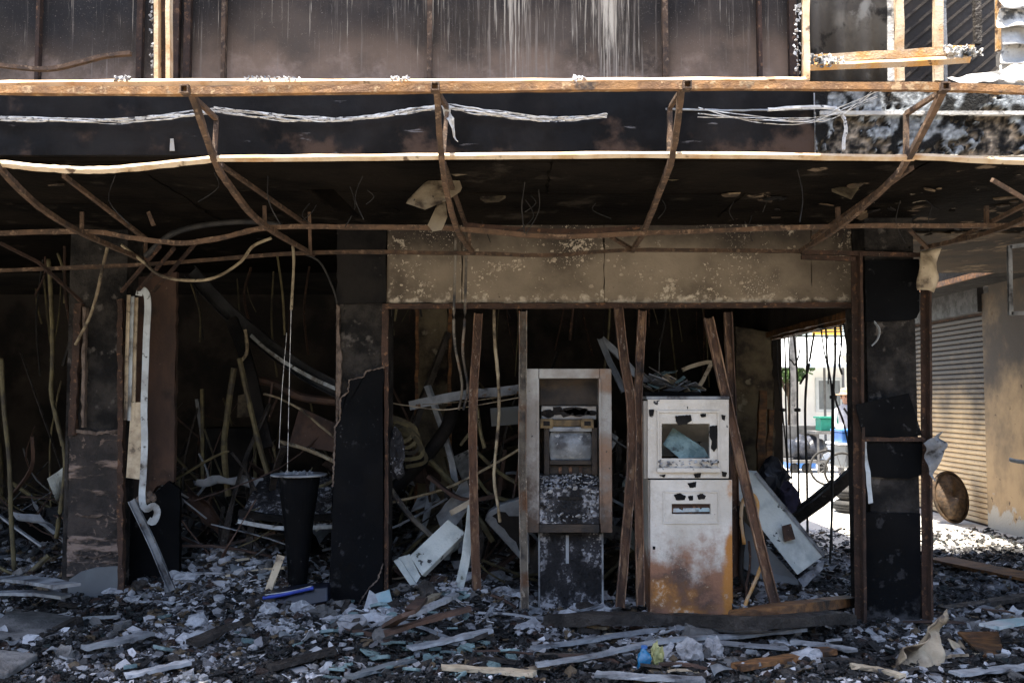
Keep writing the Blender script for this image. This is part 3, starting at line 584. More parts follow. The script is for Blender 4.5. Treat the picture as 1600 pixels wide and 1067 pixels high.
# ================================================================== AWNING FRAME
aw = thing('awning_frame', 'rusty bent steel awning frame hanging from the sooty overhang', 'awning frame', (0, 5.5, 2.6))
def rail(name, pts, prof, mat, par, amp=.002, n=8, label=None, up=(0,0,1)):
    g = B(); sweep(g, cr([A(*p) for p in pts], n), prof, up=up, jit=amp); return obj(name, g, mat, par, label=label)
rail('rail', [(-80,133,4.46),(250,129,4.46),(680,129,4.46),(1060,127,4.46),(1259,126,4.46)], dia(.025), rustsunlit, aw, label='sunlit toned upper rail')
rail('rail', [(-80,141,4.41),(290,143,4.41),(680,139,4.41),(1065,135,4.41),(1475,137,4.41),(1680,143,4.41),(2400,146,4.41)], sq(.036), railrust, aw)
rail('rail', [(-60,252,4.8),(0,256,4.8),(60,262,4.8),(130,266,4.8),(200,263,4.8),(330,249,4.8)], dia(.027), rustsunlit, aw, label='sagging sunlit rail')
rail('rail', [(338,248,4.8),(690,245,4.8),(1050,242,4.8),(1400,247,4.8),(1440,245,4.8),(1680,254,4.8),(2400,258,4.8)], dia(.025), rustsunlit, aw, label='straight sunlit middle rail')
rail('rail', [(-80,367,5.9),(130,362,5.9),(200,371,5.9),(280,380,5.9),(345,372,5.9),(420,356,5.9),(560,355,5.9),(715,358,5.9),(860,370,5.9),(1005,365,5.9),(1305,354,5.9),(1540,353,5.9),(1680,349,5.9),(2200,348,5.9)], sq(.027), rust, aw, label='wavy rear rail')
rail('rail', [(-80,427,6.7),(0,423,6.7),(250,412,6.7),(490,395,6.7),(735,396,6.7),(860,399,6.7),(990,391,6.7),(1250,393,6.7)], sq(.025), rust, aw)
rail('rail', [(725,352,6.1),(800,358,6.1),(900,362,6.1),(1000,356,6.1)], sq(.03), rustdark, aw)
ribs = [[(298,141,4.42),(335,248,4.8),(360,292,5.1),(410,350,5.7),(490,398,6.7)],
        [(682,140,4.42),(690,245,4.8),(698,300,5.2),(715,360,5.85),(738,393,6.7)],
        [(1065,138,4.42),(1050,244,4.8),(1030,300,5.2),(1008,357,5.85),(988,392,6.7)],
        [(1475,140,4.42),(1420,246,4.8),(1385,290,5.1),(1310,355,5.8),(1250,393,6.7)],
        [(-60,180,4.6),(0,262,4.8),(60,322,5.3),(130,365,5.85),(228,408,6.65)],
        [(1760,190,4.6),(1680,290,5.0),(1600,342,5.6),(1530,368,6.1),(1440,388,6.65)]]
for r_ in ribs: rail('rib', r_, sq(.028), rust, aw, up=(1,0,0))
for a, b in (((300,150,4.45),(338,186,4.88)),((338,186,4.88),(335,250,4.82)),((685,148,4.45),(698,168,4.86)),((699,166,4.88),(692,240,4.82)),((1062,145,4.45),(1048,166,4.86)),((1047,168,4.88),(1046,240,4.82)),((1468,145,4.45),(1416,178,4.88)),((1416,178,4.88),(1416,246,4.82)),
             ((345,258,4.95),(480,352,6.3)),((100,275,5.1),(230,375,6.3)),((693,255,4.95),(728,352,6.3)),((1425,262,5.0),(1270,372,6.4)),((1050,255,4.95),(1012,350,6.2)),
             ((1550,281,4.9),(1620,322,5.0)),((1640,300,5.3),(1480,382,6.5)),
             ((413,322,5.75),(414,352,5.75)),((483,324,6.4),(485,396,6.6)),((128,332,5.85),(128,364,5.85)),((228,371,6.6),(228,408,6.6)),((1309,324,5.8),(1310,353,5.8)),((1541,322,5.9),(1541,352,5.9)),((733,362,6.6),(735,395,6.7)),((955,370,6.4),(990,391,6.65)),((232,332,5.6),(240,352,5.6)),
             ((1420,358,6.3),(1450,388,6.55))):
    rail('strut', [a, b], sq(.022), rust, aw, n=1, up=(1,.2,0))
for px, py in ((290,141),(680,137),(1073,134),(1475,137)):   # open tube stubs on the upper rail
    g = B(); p = A(px, py, 4.385); 
    for a, b, c, d in ((-.02,.02,.014,.02),(-.02,.02,-.02,-.014),(-.02,-.014,-.014,.014),(.014,.02,-.014,.014)):
        box(g, p.x+a, p.x+b, 4.36, 4.42, p.z+c, p.z+d)
    st_ = obj('tube_stub', g, rust, aw); q = B(); box(q, p.x-.014, p.x+.014, 4.395, 4.40, p.z-.014, p.z+.014); obj('stub_inside', q, soot, st_)
# upper sign posts standing on the frame
def post(name, pts, prof, mat, label, cat='post', group=None, up=(0,-1,0), jit=.002, step=.1, amp=.002):
    g = B(); sweep(g, subpath([A(*p) for p in pts], step, amp), prof, up=up, jit=jit); return obj(name, g, mat, None, label=label, cat=cat, group=group)
t = thing('steel_post', 'sunlit rusty channel post rising from the ledge at upper left', 'post', A(256,127,4.5))
for a in (246.5, 264.5):
    g = B(); sweep(g, subpath([A(a,127,4.49), A(a-1,-300,4.49)], .1, .001), sq(.020,.045), up=(0,-1,0)); obj('flange', g, rustsunlit, t)  # flanges take the cream tone that stands in for sunlight
g = B(); sweep(g, subpath([A(255.5,127,4.52), A(254.5,-300,4.52)], .1, .001), sq(.034,.02), up=(0,-1,0)); obj('web', g, rustdark, t)
post('steel_post', [(1259,128,4.5),(1258,-300,4.5)], sq(.03,.03), rustsunlit, 'sunlit straight post at the right end of the ledge')
post('steel_post', [(1406,128,5.3),(1400,-300,5.3)], sq(.045,.03), rustsunlit, 'pale rusty post left of the slanting ribbed sheets')
post('steel_post', [(1466,128,5.25),(1464,-300,5.25)], sq(.05,.03), rustsunlit, 'pale rusty post between the two slanting ribbed sheets')
post('metal_strip', [(1392,128,5.32),(1390,-300,5.32)], sq(.035,.01), meltw, 'bleached white strip beside the pale rusty post', 'strip')
post('metal_strip', [(1478,128,5.3),(1470,-300,5.3)], sq(.02,.01), meltw, 'narrow white strip against the second ribbed sheet', 'strip')
post('charred_post', [(1527,70,5.25),(1524,-300,5.25)], sq(.035,.03), charwood, 'short black charred post hanging above the orange rails')
post('steel_post', [(1560,80,5.2),(1556,-300,5.2)], sq(.02,.03), rustorange, 'thin orange post next to the melted white sheets')
post('steel_rail', [(1266,94,4.75),(1400,87,4.75),(1520,78,4.75)], sq(.042), rustorange, 'upper bright orange rail across the open bay', 'rail', up=(0,0,1))
post('steel_rail', [(1266,105,4.72),(1400,99,4.72),(1515,92,4.72)], dia(.030), rustorange, 'lower bright orange rail across the open bay', 'rail', up=(0,0,1))
g = B(); sweep(g, cr([A(*p) for p in [(-40,97,4.9),(30,106,4.9),(80,108,4.9),(130,97,4.9),(165,88,4.9),(205,84,4.9)]], 6), sq(.03,.02)); obj('bent_rail', g, rust, label='bent brown rail sagging across the dark upper left window', cat='rail')
# melted white sheets at the upper right corner
for k, (y0, y1) in enumerate(((-60,14),(14,43),(43,70),(70,99),(99,127))):
    g = B(); sheet(g, A(1562+rng.uniform(-4,6),y0,4.95), A(1640,y0+2,4.95), A(1640,y1,4.9), A(1566+rng.uniform(-4,8),y1-1,4.9), 14, 8, .02, 9, k, .02)
    obj('melted_sheet', g, meltw, smooth=True, solid=.004, label=['topmost melted white sheet at the corner, mostly out of view','melted white sheet second from top at upper right corner','crumpled white sheet third from top at upper right corner','white sheet level with the ends of the orange rails','lowest white sheet above the brown rail at upper right corner'][k], cat='sheet', group='melted white sheets')
g = B(); sheet(g, A(1480,124,4.6), A(1600,104,4.7), A(1620,126,4.55), A(1500,128,4.5), 16, 6, .02, 11, 4); obj('melted_cloth', g, meltw, smooth=True, solid=.003, label='white melted cloth trailing onto the brown rail at upper right', cat='cloth')
for k, (px, py, Y, lab) in enumerate(((1500,80,4.73,'white crusty drips on the right end of the orange rails'),(1285,92,4.73,'white crusty drips on the left end of the orange rails'))):
    g = B()
    for i in range(130): shard(g, A(px+rng.triangular(-28,36,0), py+rng.triangular(-8,14,0), Y+rng.uniform(-.03,.01)), rng.uniform(.005,.02), .004, erot(*[rng.uniform(-1.5,1.5) for _ in range(3)]), 5)
    obj('melted_crust', g, meltw, label=lab, cat='crust', kind='stuff')
for k, (px, w_, lab) in enumerate(((425,45,'long grey ash crust lying on the upper left of the ledge'),(625,14,'small frayed ash tuft on the ledge right of the long crust'),(190,12,'thin flakes on the ledge left of the sunlit angle post'),(905,9,'tiny dark flake on the ledge in the middle'))):
    g = B()
    for i in range(40): shard(g, A(px+rng.uniform(-w_,w_), 124+rng.uniform(-4,2.5), 4.46+rng.uniform(-.03,.02)), rng.uniform(.006,.016), .003, erot(*[rng.uniform(-1.5,1.5) for _ in range(3)]), 4)
    obj('ash_crust', g, ashm, label=lab, cat='ash', kind='stuff')
for k, (x0, x1) in enumerate(((246,240),(1246,1252))):
    g = B()
    for i in range(60): shard(g, A(x0+rng.uniform(-7,4)-(4 if k==0 else -2), rng.uniform(-40,118), 4.5+rng.uniform(-.02,.02)), rng.uniform(.006,.016), .003, erot(*[rng.uniform(-1.5,1.5) for _ in range(3)]), 4)
    obj('peeling_flakes', g, ashm, label=['curling grey flakes along the sunlit angle post','curling grey flakes along the post at the right ledge end'][k], cat='flakes', kind='stuff')
# cables lying along the slab edge
def bundle(name, label, pts, n, mat, rad=.004, spread=.012, Y=4.885, sag=.01, group=None):
    c = [A(x, y, Y) for x, y in pts]; t = thing(name, label, 'cables', c[0], group)
    for i in range(n):
        off = [Vector((0, rng.uniform(-spread,0), rng.uniform(-spread,spread))) for _ in c]
        g = B(); sweep(g, subpath(cr([a+b for a, b in zip(c, off)], 6), .03, .003), rnd(rad*rng.uniform(.4,1.0), 5), jit=.0026); obj('strand', g, mat, t)
    return t
bundle('cable_bundle', 'white cable bundle on the black fascia at far left', [(-40,184),(40,186),(120,188),(190,190),(250,185),(300,178),(336,174)], 9, wirew, .0032, .016)
bundle('cable_bundle', 'white cable bundle between the first and second awning ribs', [(336,173),(400,181),(450,186),(500,187),(540,186),(600,180),(640,175),(682,169)], 9, wirew, .0032, .016)
bundle('cable_bundle', 'white cable bundle right of the second awning rib', [(692,166),(740,175),(800,182),(850,186),(900,186),(948,182)], 9, wirew, .0032, .016)
bundle('cable_bundle', 'thin loose wires looping over the flaking pale fascia', [(1090,178),(1180,186),(1260,186),(1310,178),(1370,145)], 5, wirew, .0016, .03)
bundle('cable_bundle', 'thick curved white cable dropping down the flaking fascia', [(1200,172),(1290,168),(1312,176),(1321,195),(1318,235)], 1, wirew, .010, .001)
g = B(); sheet(g, A(690,165,4.85), A(702,165,4.87), A(716,222,4.85), A(706,200,4.84), 4, 10, .015, 20, 2); obj('hanging_rag', g, meltw, solid=.003, label='small white rag hanging beside the second awning rib', cat='rag')
g = B(); plate(g, [A(266,217,4.915), A(271,217,4.915), A(273,236,4.915), A(265,236,4.915)], (0,.003,0)); obj('paper_scrap', g, meltw, label='small white scrap stuck on the black fascia at left', cat='scrap')
# chunks caught in the frame
for pp, Y, lab in (([(634,318),(660,292),(690,276),(712,280),(719,300),(700,313),(664,328)], 5.35, 'larger pale board chunk caught behind the second awning rib'), ([(668,352),(680,326),(692,318),(696,345),(690,360),(676,362)], 5.6, 'smaller pale chunk dangling under the larger board chunk')):
    g = plate(B(), [A(x, y, Y+(320-y)*.003) for x, y in pp], (.01,.03,.03)); obj('board_chunk', g, plast, label=lab, cat='chunk')

# ================================================================== CABLES UNDER THE OVERHANG
def cable(name, label, pts, r, mat, cat='cable', group=None, n=6, jit=.0008, par=None):
    g = B(); sweep(g, cr([A(*p) for p in pts], n), rnd(r, 7), jit=jit); return obj(name, g, mat, par, smooth=True, label=label, cat=cat, group=group)
cable('loose_cable', 'pale cable dropping from the frame past the left column', [(168,385,6.6),(160,420,6.6),(150,465,6.65),(138,500,6.8),(118,538,6.95)], .011, conduitp)
cable('loose_cable', 'pale cable drooping in a deep loop at upper left', [(190,383,6.5),(222,408,6.5),(250,430,6.5),(290,438,6.5),(335,434,6.5),(375,410,6.5),(395,385,6.5),(424,372,6.5)], .011, conduitp)
cable('loose_cable', 'pale cable stub hanging straight down left of middle column', [(438,366,6.5),(455,378,6.5),(459,410,6.5),(455,484,6.5)], .010, conduitp)
cable('thin_wire', 'thin wire hanging from the pale cable stub', [(455,484,6.5),(452,600,6.55),(449,738,6.6)], .002, wirew)
cable('thin_wire', 'thin wire hanging left of the first thin wire', [(448,520,6.6),(440,620,6.6),(436,700,6.6)], .0016, wirew)
cable('black_cable', 'black cable curving down onto the middle column', [(470,395,6.7),(500,410,6.75),(520,450,6.8),(527,475,6.85)], .008, wireb)
cable('black_cable', 'wide black cable arching under the soffit at upper left', [(228,400,6.4),(270,365,6.3),(330,350,6.3),(400,346,6.3),(440,352,6.3)], .02, wireb)
for a, b, lab in (((190,455),(250,385),'sooty rod slanting above the left column'),((215,455),(272,388),'sooty rod slanting beside the brown side panel'),((240,455),(310,375),'third sooty rod slanting up toward the rear rail'),((0,380),(128,472),'thin bent rod slanting down to the left column top')):
    g = B(); sweep(g, [A(*a,7.0), A(*b,6.3)] if 'thin' not in lab else [A(*a,6.4), A(60,410,6.6), A(*b,7.0)], sq(.02)); obj('slanting_rod', g, rustdark, label=lab, cat='rod')
cable('hanging_conduit', 'left of the two grey conduits hanging from the header', [(712,372,6.72),(711,430,6.75),(709,500,6.78),(711,540,6.9),(722,600,7.1),(717,640,7.2)], .010, studg, 'conduit')
cable('hanging_conduit', 'right of the two grey conduits hanging from the header', [(729,372,6.72),(728,430,6.75),(726,500,6.78),(723,550,6.9),(731,605,7.1),(724,640,7.2)], .010, studg, 'conduit')
cable('hanging_conduit', 'wavy pale conduit hanging right of the first rusty stud', [(772,484,6.95),(773,530,6.95),(779,600,6.95),(779,660,6.95),(772,740,6.95),(778,790,6.95),(781,815,7.0)], .012, conduitp, 'conduit', jit=.002)
cable('hanging_conduit', 'olive conduit hanging in the dark bay at far left', [(76,405,7.4),(80,470,7.4),(82,560,7.4),(80,615,7.4),(92,670,7.4),(102,720,7.4),(95,790,7.4),(88,840,7.45)], .017, conduit, 'conduit', jit=.002)
cable('hanging_conduit', 'olive conduit at the left picture edge', [(2,560,7.2),(6,640,7.2),(14,720,7.2),(17,800,7.2),(22,890,7.2)], .017, conduit, 'conduit', jit=.002)

# ================================================================== RUSTY STUDS
def stud(label, pts, wd, mat):
    g = B(); sweep(g, subpath(cr([A(*p) for p in pts], 4), .05, .001), chan(wd, wd*.8, .006), up=(0,-1,0), jit=.0014)
    return obj('steel_stud', g, mat, label=label, cat='stud', group='rusty studs standing in the shop front')
stud('orange brown stud left of the wavy conduit', [(748,490,6.95),(745,540,6.95),(741,600,6.95),(739,680,6.95),(741,800,6.95),(746,935,6.95)], .062, studm)
stud('grey stud touching the left side of the open kiosk', [(817,487,6.75),(817,600,6.72),(816,720,6.70),(820,950,6.68)], .056, studg)
stud('bent rusty stud just right of the open kiosk', [(966,483,6.7),(974,560,6.65),(985,630,6.62),(986,720,6.6),(976,850,6.58),(968,948,6.55)], .062, studm)
stud('straight rusty stud left of the white kiosk', [(1003,486,6.7),(999,560,6.68),(996,640,6.66),(997,780,6.64),(1000,945,6.62)], .056, studm)
stud('long rusty stud leaning across in front of the pale fallen door', [(1106,498,6.75),(1122,570,6.7),(1140,650,6.66),(1160,740,6.62),(1186,850,6.58),(1212,952,6.55)], .064, studm)
stud('upright rusty stud behind the top of the leaning stud', [(1136,488,7.0),(1139,560,7.0),(1143,640,7.0),(1146,760,7.0),(1150,900,7.0)], .058, studm)

# ================================================================== KIOSKS
YK = 6.72
k1 = thing('cash_machine', 'burnt open cash machine with a pale frame and ash covered shelf', 'cash machine', A(888, 950, YK+.2), 'cash machines')
m = PM(YK)
def bx(name, px0, px1, py0, py1, Y, dep, mat, par, bevel=.004, **kw): return obj(name, boxpx(B(), px0, px1, py0, py1, Y, dep), mat, par, bevel=bevel, **kw)
bx('surround_side', 821, 842, 576, 832, YK, .34, atmframe, k1); bx('surround_side', 937, 957, 576, 832, YK, .34, atmframe, k1)
bx('surround_top', 842.3, 936.7, 576, 591, YK+.003, .34, atmframe, k1); bx('surround_bottom', 842.3, 936.7, 819, 832, YK-.004, .34, atmdark, k1)
bx('surround_edge', 838.5, 842.6, 592, 818, YK-.012, .02, atmframe, k1, 0); bx('surround_edge', 936, 940, 592, 818, YK-.012, .02, atmframe, k1, 0)
bx('surround_back', 826, 952, 582, 828, YK+.35, .02, atmdark, k1, 0)
bx('upper_recess', 842.6, 936.4, 591.5, 634, YK+.16, .18, atmdark, k1, .01)
up_ = bx('white_fascia_strip', 846, 932, 634.5, 655, YK+.13, .2, atmframe, k1, .004)
for i in range(12):
    g = B(); shard(g, A(rng.uniform(848,930), rng.uniform(638,646), YK+.128), rng.uniform(.012,.035), .006, erot(R(90), 0, 0), 7, asp=1.8); obj('burnt_patch', g, soot, up_)
bx('brass_bar', 852, 926, 655.5, 666, YK+.10, .1, brass, k1)
for px in (844, 908): bx('brass_bracket', px, px+20, 654, 669, YK+.06, .04, brass, k1, .002); bx('bracket_hole', px+5, px+15, 658, 665, YK+.055, .008, soot, k1, 0)
bx('screen_bezel', 850, 858.5, 668, 742, YK+.09, .12, atmdark, k1); bx('screen_bezel', 925, 934, 668, 742, YK+.09, .12, atmdark, k1)
bx('screen_bezel', 858.7, 924.8, 667, 674, YK+.092, .12, alum, k1); bx('screen_bezel', 858.7, 924.8, 719, 726, YK+.092, .12, atmdark, k1)
g = B(); n_, m_ = 16, 12; gr = []                                     # bulged tube
for i in range(n_+1):
    row = []
    for j in range(m_+1):
        u, v = i/n_*2-1, j/m_*2-1; kx = 1-.08*v*v; ky = 1-.08*u*u
        p = A(891.5+33.5*u*kx, 697+23.5*v*ky, YK+.14); p.y -= .07*(1-u*u)*(1-v*v) + .0; row.append(g.verts.new(p))
    gr.append(row)
for i in range(n_):
    for j in range(m_): face(g, [gr[i][j], gr[i+1][j], gr[i+1][j+1], gr[i][j+1]])
obj('screen_tube', g, crt, k1, smooth=True)
bx('screen_back', 859, 924.5, 674.5, 718.5, YK+.145, .05, soot, k1, 0)
bx('lower_rail', 858.7, 924.8, 727, 741, YK+.14, .1, atmdark, k1)
for px in (873, 889, 905): bx('rail_tab', px, px+5, 728, 740, YK+.125, .012, rustdark, k1, .001)
g = B(); a0, a1 = A(843, 742, YK+.12), A(936, 742, YK+.12); b0, b1 = A(843, 762, YK+.005), A(936, 762, YK+.005); c0, c1 = A(843, 818.5, YK+.0), A(936, 818.5, YK+.0)
vs = [[g.verts.new(p) for p in (l, r_)] for l, r_ in ((a0,a1),(b0,b1),(c0,c1),(c0+Vector((0,.3,0)),c1+Vector((0,.3,0))),(a0+Vector((0,.2,0)),a1+Vector((0,.2,0))))]
for i in range(5): face(g, [vs[i][0], vs[i][1], vs[(i+1)%5][1], vs[(i+1)%5][0]])
face(g, [v[0] for v in vs]); face(g, [v[1] for v in vs][::-1])
shf = obj('ash_shelf', g, ashface, k1, bevel=.006)
for i in range(250):
    g = B(); t = rng.random()**1.3; y = 744+t*20; Yk = YK+.12-.115*t-.004
    if rng.random() < .35: y = rng.uniform(762,816); Yk = YK-.004
    if y > 775 and 865 < 0: continue
    px = rng.uniform(846,933)
    if y > 768: px = rng.choice((rng.uniform(846,862), rng.uniform(918,933), rng.uniform(846,933))); y = y if px < 862 or px > 918 else rng.uniform(806,817)
    shard(g, A(px, y-rng.uniform(0,5), Yk), .004+.022*rng.random()**2, .006, erot(*[rng.uniform(-.9,.9) for _ in range(3)]), 5); obj('ash_flake', g, rng.choice((ashm, ashm, tilem, soot, concm)), shf)
bx('card_slot', 872, 910, 776, 780, YK-.006, .01, soot, k1, 0)
cab = bx('lower_cabinet', 843, 942, 832.5, 962, YK+.10, .3, ashface, k1, .006)
bx('lock_plate', 884, 889, 836, 880, YK+.093, .01, alum, cab, .001)
bx('cabinet_edge', 940, 943.5, 833, 955, YK+.09, .02, alum, cab, .001); bx('cabinet_edge', 841, 844, 833, 955, YK+.09, .02, alum, cab, .001)

YW = 6.6
k2 = thing('cash_machine', 'white enamel cash machine with rusted base and empty screen opening', 'cash machine', A(1078, 958, YW+.25), 'cash machines')
bx('upper_side', 1005, 1014, 626, 748, YW+.05, .42, white, k2)
obj('upper_front', holeplate(B(), (1012,1139,624,747), (1034,1109,662,716), YW, .03), white, k2, bevel=.003)
bx('upper_shell', 1010, 1140, 619, 624, YW+.01, .46, alum, k2)
bx('upper_shell', 1132, 1138.5, 625, 747, YW+.032, .42, white, k2, 0)
bx('upper_back', 1014, 1132, 625, 747, YW+.42, .02, white, k2, 0); bx('tray', 1014, 1132, 718, 724, YW+.032, .38, rustdark, k2, 0)
for a in ((1027,1031,645,737),(1121,1125,645,737)): bx('moulding', *a, YW-.012, .014, white, k2, .003)
for a in ((1027,1125,641,645),): bx('moulding', *a, YW-.012, .014, white, k2, .003)
ld = bx('ledge', 1027, 1126, 731, 738, YW-.03, .032, white, k2, .003)
for i in range(60):
    g = B(); shard(g, A(rng.uniform(1030,1123), rng.uniform(719,733), YW-.006-rng.uniform(0,.02)), rng.uniform(.006,.016), .006, erot(*[rng.uniform(-.9,.9) for _ in range(3)]), 5); obj('ash_flake', g, rng.choice((ashm, concm, tilem)), ld)
bd = plate(B(), [A(1036,694,YW+.12), A(1052,668,YW+.2), A(1100,700,YW+.1), A(1108,714,YW+.06), A(1062,716,YW+.05)], (0,.015,0)); obj('circuit_board', bd, glassm, k2, label='broken circuit board tilted inside the opening')
obj('lower_front', holeplate(B(), (1016,1144,749.5,960), (1049.7,1110.3,787,803), YW-.004, .03), white, k2, bevel=.003)
bx('lower_body', 1012, 1146, 749, 961, YW+.05, .44, white, k2); bx('slot_box', 1049.7, 1110.3, 787, 803, YW+.02, .02, rustdark, k2, 0)
g = B(); sheet(g, A(1052,800,YW+.015), A(1109,799,YW+.015), A(1109,793,YW+.018), A(1052,794,YW+.018), 12, 4, .006, 30, 5); obj('slot_lip', g, tealsheet, k2, solid=.002)
for a in ((1036,1124,767,769.5),(1036,1124,816,818.5),(1036,1038.5,769.7,815.8),(1121.5,1124,769.7,815.8)): bx('panel_moulding', *a, YW-.012, .009, white, k2, .002)
bx('seam', 1013, 1142, 747.2, 749.2, YW+.006, .02, soot, k2, 0)
for pp in ([(1055,650),(1079,648),(1081,657),(1072,663),(1060,664),(1056,658)], [(1108.5,666),(1121,664),(1120,700),(1116,706),(1111,700),(1113,690),(1108.5,682)], [(1014,640),(1022,640),(1021,649),(1015,650)], [(1094,647),(1103,646),(1103,651),(1096,652)],
           [(1053,773),(1062,770),(1072,775),(1070,781),(1056,781)], [(1075,775),(1083,774),(1083,781),(1077,782)], [(1089,773),(1098,770.5),(1103,775),(1100,780),(1091,780)], [(1074,755),(1088,752),(1087,761),(1078,762)], [(1020,853),(1024,853),(1024,858),(1020,858)], [(1084,740),(1096,739),(1094,746),(1086,746)], [(1127,648),(1134,649),(1132,657),(1128,655)], [(1128,736),(1136,738),(1134,745),(1129,744)], [(1030,742),(1040,741),(1038,746)]):
    g = platepx(B(), pp, YW-.0075, .003, .0022, .008); obj('burnt_patch', g, soot, k2)

# ================================================================== PALE STRIPS ON THE LEFT COLUMN
for k, px in enumerate((200, 206, 212)):
    g = B(); sweep(g, subpath([A(px+2,461+k*2,7.0), A(px-1,560,7.0), A(px-3,656+k,7.0)], .1, .001), chan(.024,.012,.002), up=(0,-1,0)); obj('metal_strip', g, [plast, stripm, plast][k], label=['left of three pale slats hanging on the left column','middle of three pale slats hanging on the left column','right of three pale slats hanging on the left column'][k], cat='strip', group='pale slats on the left column')
g = B(); sweep(g, cr([A(*p,6.98) for p in [(217,462),(219,455),(225,454),(230,463),(231,485),(229,520),(227,580),(225,640),(226,690),(224,740),(222,780),(228,795),(240,790),(246,800),(240,815),(232,812)]], 4), sq(.048,.006), up=(0,-1,0)); obj('metal_ribbon', g, stripm, label='long pale metal ribbon with curled ends hanging on the left column', cat='ribbon')
g = plate(B(), [A(205,629,6.99), A(224,628,6.99), A(219,749,6.99), A(197,746,6.99)], (0,.006,0)); obj('metal_plate', g, plast, label='flat cream plate under the three pale slats', cat='plate')
g = B(); sweep(g, subpath([A(207,781,6.9), A(240,850,6.88), A(270,922,6.85)], .1, .002), chan(.05,.03,.004), up=(0,-1,0)); obj('leaning_channel', g, alum, label='grey metal channel leaning from the left column to the rubble', cat='channel')
g = B()
for i in range(14): lump(g, A(232+rng.uniform(-16,12), 776+rng.uniform(-5,8), 7.02), rng.uniform(.01,.03), 1, .5, i)
obj('mortar_lump', g, mortar, label='crumbled mortar lump at the break of the brown side panel', cat='lump')

# ================================================================== INSIDE THE SHOP
def bar(name, label, pts, prof, mat, cat, up=(0,-1,0), n=4, jit=.002, group=None, smooth=False):
    g = B(); sweep(g, cr([A(*p) for p in pts], n), prof, up=up, jit=jit); return obj(name, g, mat, label=label, cat=cat, group=group, smooth=smooth)
bar('fallen_duct', 'long black duct sagging from the ceiling toward the middle column', [(300,425,8.6),(350,480,8.5),(420,541,8.3),(480,583,8.0),(540,614,7.6)], chan(.13,.05,.006), ductm, 'duct')
bar('duct_trim', 'pale trim strip along the lower edge of the black duct', [(392,524,8.3),(415,545,8.2),(445,566,8.1),(485,589,7.9),(533,611,7.5)], sq(.028,.008), stripm, 'strip')
bar('charred_post', 'black post slanting down under the long duct', [(362,500,8.3),(385,560,8.1),(402,630,8.0),(418,700,7.9)], sq(.10,.05), soot, 'post')
bar('bent_stick', 'olive stick hanging left of the slanting black post', [(366,575,7.9),(356,640,7.9),(350,700,7.9),(356,775,7.9)], rnd(.025,6), conduit, 'stick')
bar('bent_stick', 'olive stick slanting beside the slanting black post', [(374,560,7.8),(392,640,7.8),(404,690,7.8),(418,740,7.75)], rnd(.022,6), conduit, 'stick')
bar('bent_stick', 'curled stub of pale cable under the black duct', [(383,515,8.0),(386,540,8.0),(384,555,8.0),(374,567,8.0)], rnd(.014,6), conduitp, 'cable')
bar('bent_stick', 'thin pale rod arching over the tilted brown board', [(412,615,7.7),(435,622,7.7),(470,640,7.6),(500,665,7.6),(525,685,7.5)], rnd(.009,6), conduitp, 'rod')
bar('bent_stick', 'pale rod lying below the tilted brown board', [(438,690,7.6),(480,702,7.55),(525,722,7.5)], rnd(.016,6), conduitp, 'rod')
bar('bent_stick', 'brown rod slanting above the tilted brown board', [(385,590,8.2),(430,600,8.1),(470,620,8.0),(530,628,7.9)], rnd(.035,6), brownpanel, 'rod')
bar('bent_stick', 'thin upright rod behind the black pedestal bin', [(425,690,7.9),(432,720,7.9),(436,745,7.9)], rnd(.012,6), conduit, 'rod')
g = plate(B(), [A(468,636,7.9), A(530,664,7.7), A(528,708,7.6), A(452,692,7.8)], (0,.03,0)); obj('tilted_board', g, brownpanel, label='tilted brown scorched board left of the middle column', cat='board')
g = plate(B(), [A(372,618,8.4), A(402,610,8.4), A(408,650,8.4), A(370,652,8.4)], (0,.02,0)); obj('hanging_board', g, pillarpl, label='small grey board hanging behind the slanting posts', cat='board')
for k, (px, lab) in enumerate(((316,'left upright of the burnt shelf deep in the left bay'),(398,'right upright of the burnt shelf deep in the left bay'))):
    bar('shelf_upright', lab, [(px,608,9.3),(px+1,760,9.3)], sq(.03), conduit, 'shelf post', n=1)
g = B(); box(g, A(318,660,9.4).x, A(396,660,9.4).x, 9.4, 9.8, .2, A(350,668,9.4).z); obj('scorched_cabinet', g, soot, bevel=.02, label='black scorched cabinet deep in the left bay', cat='cabinet')
# crumpled bonnet-like plate
t = thing('sheet_metal_wreck', 'dark curved metal panel with a pale rim behind the black pedestal bin', 'metal panel', A(450, 825, 7.7))
g = B(); sheet(g, A(372,812,7.45), A(528,820,7.35), A(528,748,7.9), A(418,738,8.0), 16, 12, .02, 5, 3, .03); obj('panel', g, ashface, t, smooth=True, solid=.006)
g = B(); sweep(g, cr([A(372,814,7.43), A(430,824,7.4), A(480,824,7.38), A(530,822,7.35)], 5), sq(.012,.03)); obj('rim', g, stripm, t)
g = B(); sweep(g, cr([A(374,800,7.44), A(440,810,7.41), A(530,806,7.36)], 5), sq(.05,.05)); obj('front_edge', g, soot, t)
